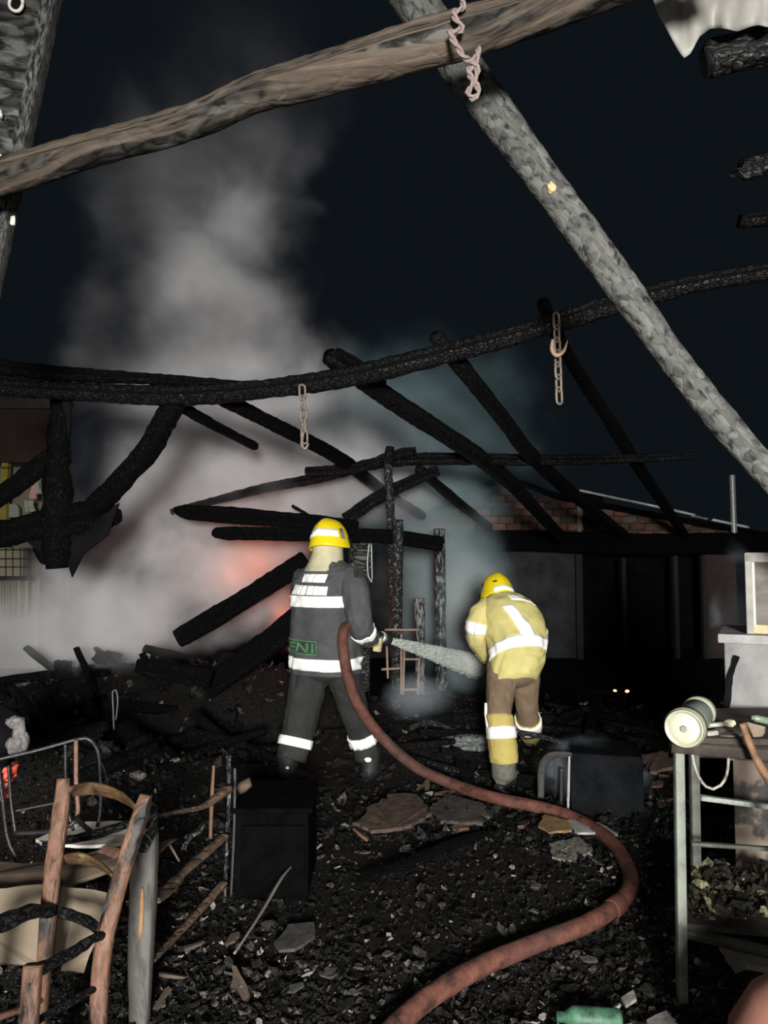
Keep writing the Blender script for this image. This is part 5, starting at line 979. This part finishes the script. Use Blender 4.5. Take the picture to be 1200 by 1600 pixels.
# picked-out pieces with a place of their own
def g_plate(name, pts, mat, label, cat, z=.05, th=.012): 
    return plate(name, [(a, b_, gp(a, b_, z).y) for a, b_ in pts], 4, th, mat, label, cat, None, .055)
g_plate('yellow_board', [(843, 1290), (850, 1272), (888, 1282), (895, 1296), (858, 1300)], plain('ochre_board', (.2, .12, .05), .8, 0, .3, 14, .3), 'ochre board scrap beside the hose', 'board', .08)
g_plate('pale_offcut', [(880, 1282), (900, 1278), (930, 1300), (905, 1302)], plain('pale_panel', (.28, .285, .27), .7), 'white panel scrap half under the hose', 'panel', .07)
g_plate('pale_offcut', [(918, 1290), (932, 1284), (965, 1302), (955, 1308)], plain('pale_panel2', (.3, .3, .28), .7), 'narrow white panel scrap on the outer side of the hose', 'panel', .05)
g_plate('foil_scrap', [(860, 1318), (905, 1308), (928, 1326), (892, 1345), (862, 1340)], plain('pale_crumple', (.16, .155, .13), .5, .1, .9, 40, 1.0), 'crumpled pale foil scrap inside the hose bend', 'scrap', .03)
g_plate('plaster_slab', [(428, 1472), (452, 1444), (490, 1440), (494, 1462), (462, 1482), (436, 1484)], MAT['flake_dull'], 'large grey plaster slab in the near rubble', 'plaster', .05)
g_plate('scorched_board', [(555, 1282), (610, 1240), (650, 1238), (672, 1270), (640, 1290), (580, 1298)], plain('scorched_panel', (.075, .05, .038), .8, 0, .7, 22, .9), 'scorched brown panel lying behind the empty black ground', 'panel', .10, .02)
g_plate('scorched_board', [(668, 1262), (700, 1240), (760, 1256), (752, 1285), (690, 1282)], plain('scorched_panel2', (.05, .043, .037), .8, 0, .7, 22, .9), 'grey-brown scorched panel just below the hose', 'panel', .06, .02)
g_plate('scorched_board', [(1000, 1180), (1040, 1172), (1056, 1196), (1016, 1206)], plain('scorched_panel3', (.12, .075, .058), .8, 0, .4, 14, .4), 'reddish-brown panel scrap behind the appliance', 'panel', .3, .02)
g_plate('white_scrap', [(970, 1558), (990, 1546), (994, 1560), (978, 1570)], MAT['flake'], 'bright white plaster chip near the green canister', 'plaster', .05)
g_plate('white_scrap', [(1010, 1592), (1040, 1580), (1062, 1605), (1020, 1612)], MAT['flake'], 'curved pale plaster piece at the bottom edge', 'plaster', .05)
g_plate('grey_slab', [(1125, 1476), (1170, 1476), (1215, 1500), (1215, 1514), (1165, 1506), (1148, 1512)], plain('grey_slab', (.22, .205, .18), .8), 'jagged grey slab under the lower workbench shelf', 'slab', .09, .02)
o = beam('ash_board', [(690, 1162, 5.75), (730, 1160, 5.72), (772, 1163, 5.7)], [18, 24, 22], char('silver_ash_board', (.03, .03, .03), (.09, .095, .09), (.26, .28, .27), .75, (22, 40, 1), .55), 'thick silver-ashed timber lying beside the golden shin', 'timber', 'timbers in the rubble', kind='rect', rough=.006, hfac=1.0)
beam('ash_board', [(640, 1138, 5.95), (672, 1128, 5.95), (715, 1142, 5.9)], [12, 16, 8], 'char_ash', 'ash-flecked plank on the heap behind the hose', 'timber', 'timbers in the rubble', kind='rect', hfac=.5)
beam('dark_timber', [(630, 1100, 6.4), (690, 1108, 6.3), (770, 1138, 6.1)], [22, 26, 18], 'char', 'dark timber sloping across the heap behind the water jet', 'timber', 'timbers in the rubble', kind='rect')
beam('dark_timber', [(800, 1143, 5.35), (850, 1152, 5.3), (905, 1168, 5.3)], [10, 12, 9], 'char_ash', 'ash-edged plank in front of the golden-coated firefighter\'s raised foot', 'timber', 'timbers in the rubble', kind='rect', hfac=.6)
beam('dark_timber', [(935, 1172, 5.2), (990, 1182, 5.15), (1050, 1192, 5.1)], [13, 15, 13], 'char_black', 'black timber lying across the rubble behind the appliance', 'timber', 'timbers in the rubble', kind='rect')
beam('dark_timber', [(215, 1040, 5.9), (250, 1046, 5.9), (330, 1062, 5.9)], [22, 30, 26], 'char_black', 'black timber lying along the top of the smoking heap', 'timber', 'timbers in the rubble', kind='rect')
beam('dark_timber', [(222, 1020, 6.1), (232, 1042, 6.1), (238, 1062, 6.1)], [9, 12, 12], 'char_black', 'stubby black timber end sticking up from the smoking heap', 'timber', 'timbers in the rubble', kind='rect')
beam('dark_timber', [(560, 1378, 3.6), (700, 1322, 4.05), (760, 1300, 4.3)], [16, 22, 14], 'char_black', 'low black timber lying across the bare burnt ground', 'timber', 'timbers in the rubble', kind='rect', hfac=.4)

# ------------------------------------------------------------------ smoke
def fcurve(nt, src, lo, hi, pts, out_lo, out_hi):
    """value as a curve of src; pts (in, out) in real units"""
    a = N(nt, 'ShaderNodeMapRange', clamp=True); a.inputs[1].default_value = lo; a.inputs[2].default_value = hi; nt.links.new(src, a.inputs[0])
    c = nt.nodes.new('ShaderNodeFloatCurve'); cv = c.mapping.curves[0]
    q = [((x-lo)/(hi-lo), (y-out_lo)/(out_hi-out_lo)) for x, y in sorted(pts)]
    while len(cv.points) < len(q): cv.points.new(.5, .5)
    for p_, (x, y) in zip(cv.points, q): p_.location = (x, y)
    c.mapping.update(); nt.links.new(a.outputs[0], c.inputs['Value'])
    b_ = N(nt, 'ShaderNodeMapRange', clamp=False); b_.inputs[3].default_value = out_lo; b_.inputs[4].default_value = out_hi; nt.links.new(c.outputs[0], b_.inputs[0]); return b_.outputs[0]
def mth(nt, op, a, b=None, c=None):
    n = N(nt, 'ShaderNodeMath', operation=op)
    for i, x in enumerate((a, b, c)):
        if x is None: continue
        if isinstance(x, (int, float)): n.inputs[i].default_value = x
        else: nt.links.new(x, n.inputs[i])
    return n.outputs[0]
def vol_out(nt, dens, col, g):
    for n in list(nt.nodes):
        if n.type == 'BSDF_PRINCIPLED': nt.nodes.remove(n)
    v = N(nt, 'ShaderNodeVolumeScatter', Anisotropy=g); v.inputs['Color'].default_value = (*col, 1); nt.links.new(dens, v.inputs['Density'])
    nt.links.new(v.outputs[0], nt.nodes['Material Output'].inputs['Volume'])
def plume():
    D = 8.3; m, nt, b, out = nodes('plume_smoke'); L = nt.links.new
    g = nt.nodes.new('ShaderNodeNewGeometry'); sp = nt.nodes.new('ShaderNodeSeparateXYZ')
    nz1 = N(nt, 'ShaderNodeTexNoise', Scale=.75, Detail=3.0, Roughness=.55); L(g.outputs['Position'], nz1.inputs['Vector'])
    wv = N(nt, 'ShaderNodeVectorMath', operation='MULTIPLY_ADD'); sb = N(nt, 'ShaderNodeVectorMath', operation='SUBTRACT'); sb.inputs[1].default_value = (.5, .5, .5); L(nz1.outputs['Color'], sb.inputs[0])
    L(sb.outputs[0], wv.inputs[0]); wv.inputs[1].default_value = (1.3, 1.3, 1.1); L(g.outputs['Position'], wv.inputs[2]); L(wv.outputs[0], sp.inputs[0])
    z = sp.outputs['Z']; tz = lambda y: P(600, y, D).z; tx = lambda px: (px-600)/F_PX*D
    rows = [(1090, 60, 250, .35), (1040, -60, 310, .7), (1000, -80, 380, .72), (950, -60, 470, .78), (900, 10, 490, .8), (850, 60, 520, .75), (800, 80, 620, .68), (740, 90, 700, .62), (650, 95, 620, .55), (560, 100, 540, .55), (470, 150, 470, .50), (400, 160, 465, .42), (330, 130, 500, .33), (270, 130, 530, .22), (200, 180, 560, .10), (120, 220, 540, .045), (20, 250, 520, .02)]
    zlo, zhi = tz(1110), tz(-20)
    cx = fcurve(nt, z, zlo, zhi, [(tz(y), tx((a+b_)/2)) for y, a, b_, _ in rows], -4., 0.5)
    hw = fcurve(nt, z, zlo, zhi, [(tz(y), (tx(b_)-tx(a))/2) for y, a, b_, _ in rows], 0., 3.)
    am = fcurve(nt, z, zlo, zhi, [(tz(y), k) for y, a, b_, k in rows], 0., 1.)
    rx = mth(nt, 'DIVIDE', mth(nt, 'SUBTRACT', sp.outputs['X'], cx), hw); ry = mth(nt, 'DIVIDE', mth(nt, 'SUBTRACT', sp.outputs['Y'], D), 1.5)
    rr = mth(nt, 'SQRT', mth(nt, 'ADD', mth(nt, 'MULTIPLY', rx, rx), mth(nt, 'MULTIPLY', ry, ry)))
    n2 = N(nt, 'ShaderNodeTexNoise', Scale=1.5, Detail=4.0, Roughness=.55); L(wv.outputs[0], n2.inputs['Vector'])
    rr = mth(nt, 'ADD', rr, mth(nt, 'MULTIPLY', mth(nt, 'SUBTRACT', n2.outputs[0], .5), 1.1))
    mr = N(nt, 'ShaderNodeMapRange', interpolation_type='SMOOTHSTEP'); L(rr, mr.inputs[0])
    for i, x in ((1, 1.05), (2, .45), (3, 0.), (4, 1.)): mr.inputs[i].default_value = x
    n3 = N(nt, 'ShaderNodeTexNoise', Scale=1.3, Detail=4.0, Roughness=.55, noise_dimensions='4D'); n3.inputs['W'].default_value = 3.7; L(wv.outputs[0], n3.inputs['Vector'])
    m3 = N(nt, 'ShaderNodeMapRange', interpolation_type='SMOOTHSTEP'); L(n3.outputs[0], m3.inputs[0])
    for i, x in ((1, .38), (2, .64), (3, .10), (4, 2.0)): m3.inputs[i].default_value = x
    dn = mth(nt, 'MULTIPLY', mth(nt, 'MULTIPLY', mth(nt, 'MULTIPLY', mr.outputs[0], am), .62), m3.outputs[0])
    vol_out(nt, dn, (.875, .865, .885), -.35)
    x0, x1 = tx(-200), tx(800); v, f = box_geo(((x0+x1)/2, D, (tz(1110)+tz(-30))/2), x1-x0, 3.6, tz(-30)-tz(1110)); o = mk('smoke_plume', v, f, m, None, False, None, False); tag(o, 'tall grey smoke plume rising from the burnt heap', 'smoke', None, 'stuff')
plume()
def puff(name, c, r, dens, col, label, sc_=1.6, g=-.3, seed=0.):
    m, nt, b, out = nodes(name+'_vapour'); L = nt.links.new; t = nt.nodes.new('ShaderNodeTexCoord')
    ln = N(nt, 'ShaderNodeVectorMath', operation='LENGTH'); gm = nt.nodes.new('ShaderNodeNewGeometry')
    n = N(nt, 'ShaderNodeTexNoise', Scale=sc_, Detail=4., Roughness=.55, noise_dimensions='4D'); n.inputs['W'].default_value = seed; L(gm.outputs['Position'], n.inputs['Vector']); L(t.outputs['Object'], ln.inputs[0])
    rr = mth(nt, 'ADD', ln.outputs['Value'], mth(nt, 'MULTIPLY', mth(nt, 'SUBTRACT', n.outputs[0], .5), 1.5))
    mr = N(nt, 'ShaderNodeMapRange', interpolation_type='SMOOTHSTEP'); L(rr, mr.inputs[0])
    for i, x in ((1, .95), (2, .1), (3, 0.), (4, dens)): mr.inputs[i].default_value = x
    edge = N(nt, 'ShaderNodeMapRange', interpolation_type='SMOOTHSTEP'); L(ln.outputs['Value'], edge.inputs[0])
    for i, x in ((1, 1.0), (2, .7), (3, 0.), (4, 1.)): edge.inputs[i].default_value = x
    vol_out(nt, mth(nt, 'MULTIPLY', mr.outputs[0], edge.outputs[0]), col, g)
    bm = bmesh.new(); bmesh.ops.create_icosphere(bm, subdivisions=3, radius=1.0); me = bpy.data.meshes.new(name); bm.to_mesh(me); bm.free(); me.materials.append(m)
    o = link(name, me, c); o.scale = r; tag(o, label, 'smoke', None, 'stuff'); return o
puff('smoke_veil', P(700, 900, 8.6), (1.0, .9, 1.6), .62, (.62, .86, .91), 'bluish smoke veil drifting between the burnt posts', 1.6, -.3, 1.)
puff('smoke_veil', P(725, 960, 7.4), (.40, .5, 1.05), 1.1, (.66, .90, .93), 'bright bluish smoke standing above the water jet', 2.2, -.3, 2.)
puff('smoke_haze', P(650, 690, 9.9), (2.3, 1.0, 1.9), .5, (.5, .80, .88), 'thin grey-blue haze under the burnt rafters', 1.2, -.3, 3.)
puff('smoke_bank', P(90, 975, 6.9), (1.9, .9, .6), .36, (.84, .88, .89), 'low grey smoke bank rolling over the black heap', 1.3, -.35, 8.)
puff('smoke_wisp', P(1146, 965, 4.05), (.15, .15, .5), 4.0, (.72, .82, .95), 'bluish smoke wisp beside the white window sash', 4., -.3, 4.)
puff('smoke_wisp', P(930, 1205, 5.0), (.42, .3, .28), 1.3, (.72, .84, .97), 'thin blue wisp curling over the burnt appliance', 3.5, -.3, 5.)
puff('smoke_wisp', P(655, 1085, 6.1), (.36, .35, .24), .8, (.74, .86, .95), 'low bluish wisp behind the hose on the heap', 3.5, -.3, 6.)
# burning gas inside the smoke: it glows by itself
def fire(c, r, s, label, seed):
    o = puff('flame', c, r, 1.0, (.9, .5, .4), label, 3.2, -.2, seed); nt = o.active_material.node_tree; sca = [n for n in nt.nodes if n.type == 'VOLUME_SCATTER'][0]
    e = nt.nodes.new('ShaderNodeEmission'); e.inputs[0].default_value = (1., .20, .09, 1); ad = nt.nodes.new('ShaderNodeAddShader'); st = mth(nt, 'MULTIPLY', sca.inputs['Density'].links[0].from_socket, s); nt.links.new(st, e.inputs[1])
    nt.links.new(sca.outputs[0], ad.inputs[0]); nt.links.new(e.outputs[0], ad.inputs[1]); nt.links.new(ad.outputs[0], nt.nodes['Material Output'].inputs['Volume']); o['category'] = 'fire'; o['group'] = 'fire in the smoke'
fire(P(405, 878, 7.3), (.62, .4, .42), .33, 'orange fire glow behind the lower collar beam', 1.3)
fire(P(446, 965, 7.1), (.26, .3, .42), .3, 'pinkish fire glow between the two leaning beams', 2.3)
# mist of the jet
def jet_mist():
    m, nt, b, out = nodes('jet_mist'); L = nt.links.new; g = nt.nodes.new('ShaderNodeNewGeometry')
    n = N(nt, 'ShaderNodeTexNoise', Scale=9., Detail=3.); L(g.outputs['Position'], n.inputs['Vector'])
    vol_out(nt, mth(nt, 'MULTIPLY', n.outputs[0], 5.0), (.9, .97, .9), -.35)
    v, f, _ = tube_geo([JA, JA.lerp(JB, .5), JB], [.05, .13, .21], step=.1, n=18); o = mk('jet_spray_mist', v, f, m); fix_normals(o.data); tag(o, 'fine white spray mist around the water jet', 'water', None, 'stuff')
jet_mist()
sc.cycles.volume_bounces = 2; sc.cycles.volume_step_rate = 0.75; sc.cycles.volume_max_steps = 256
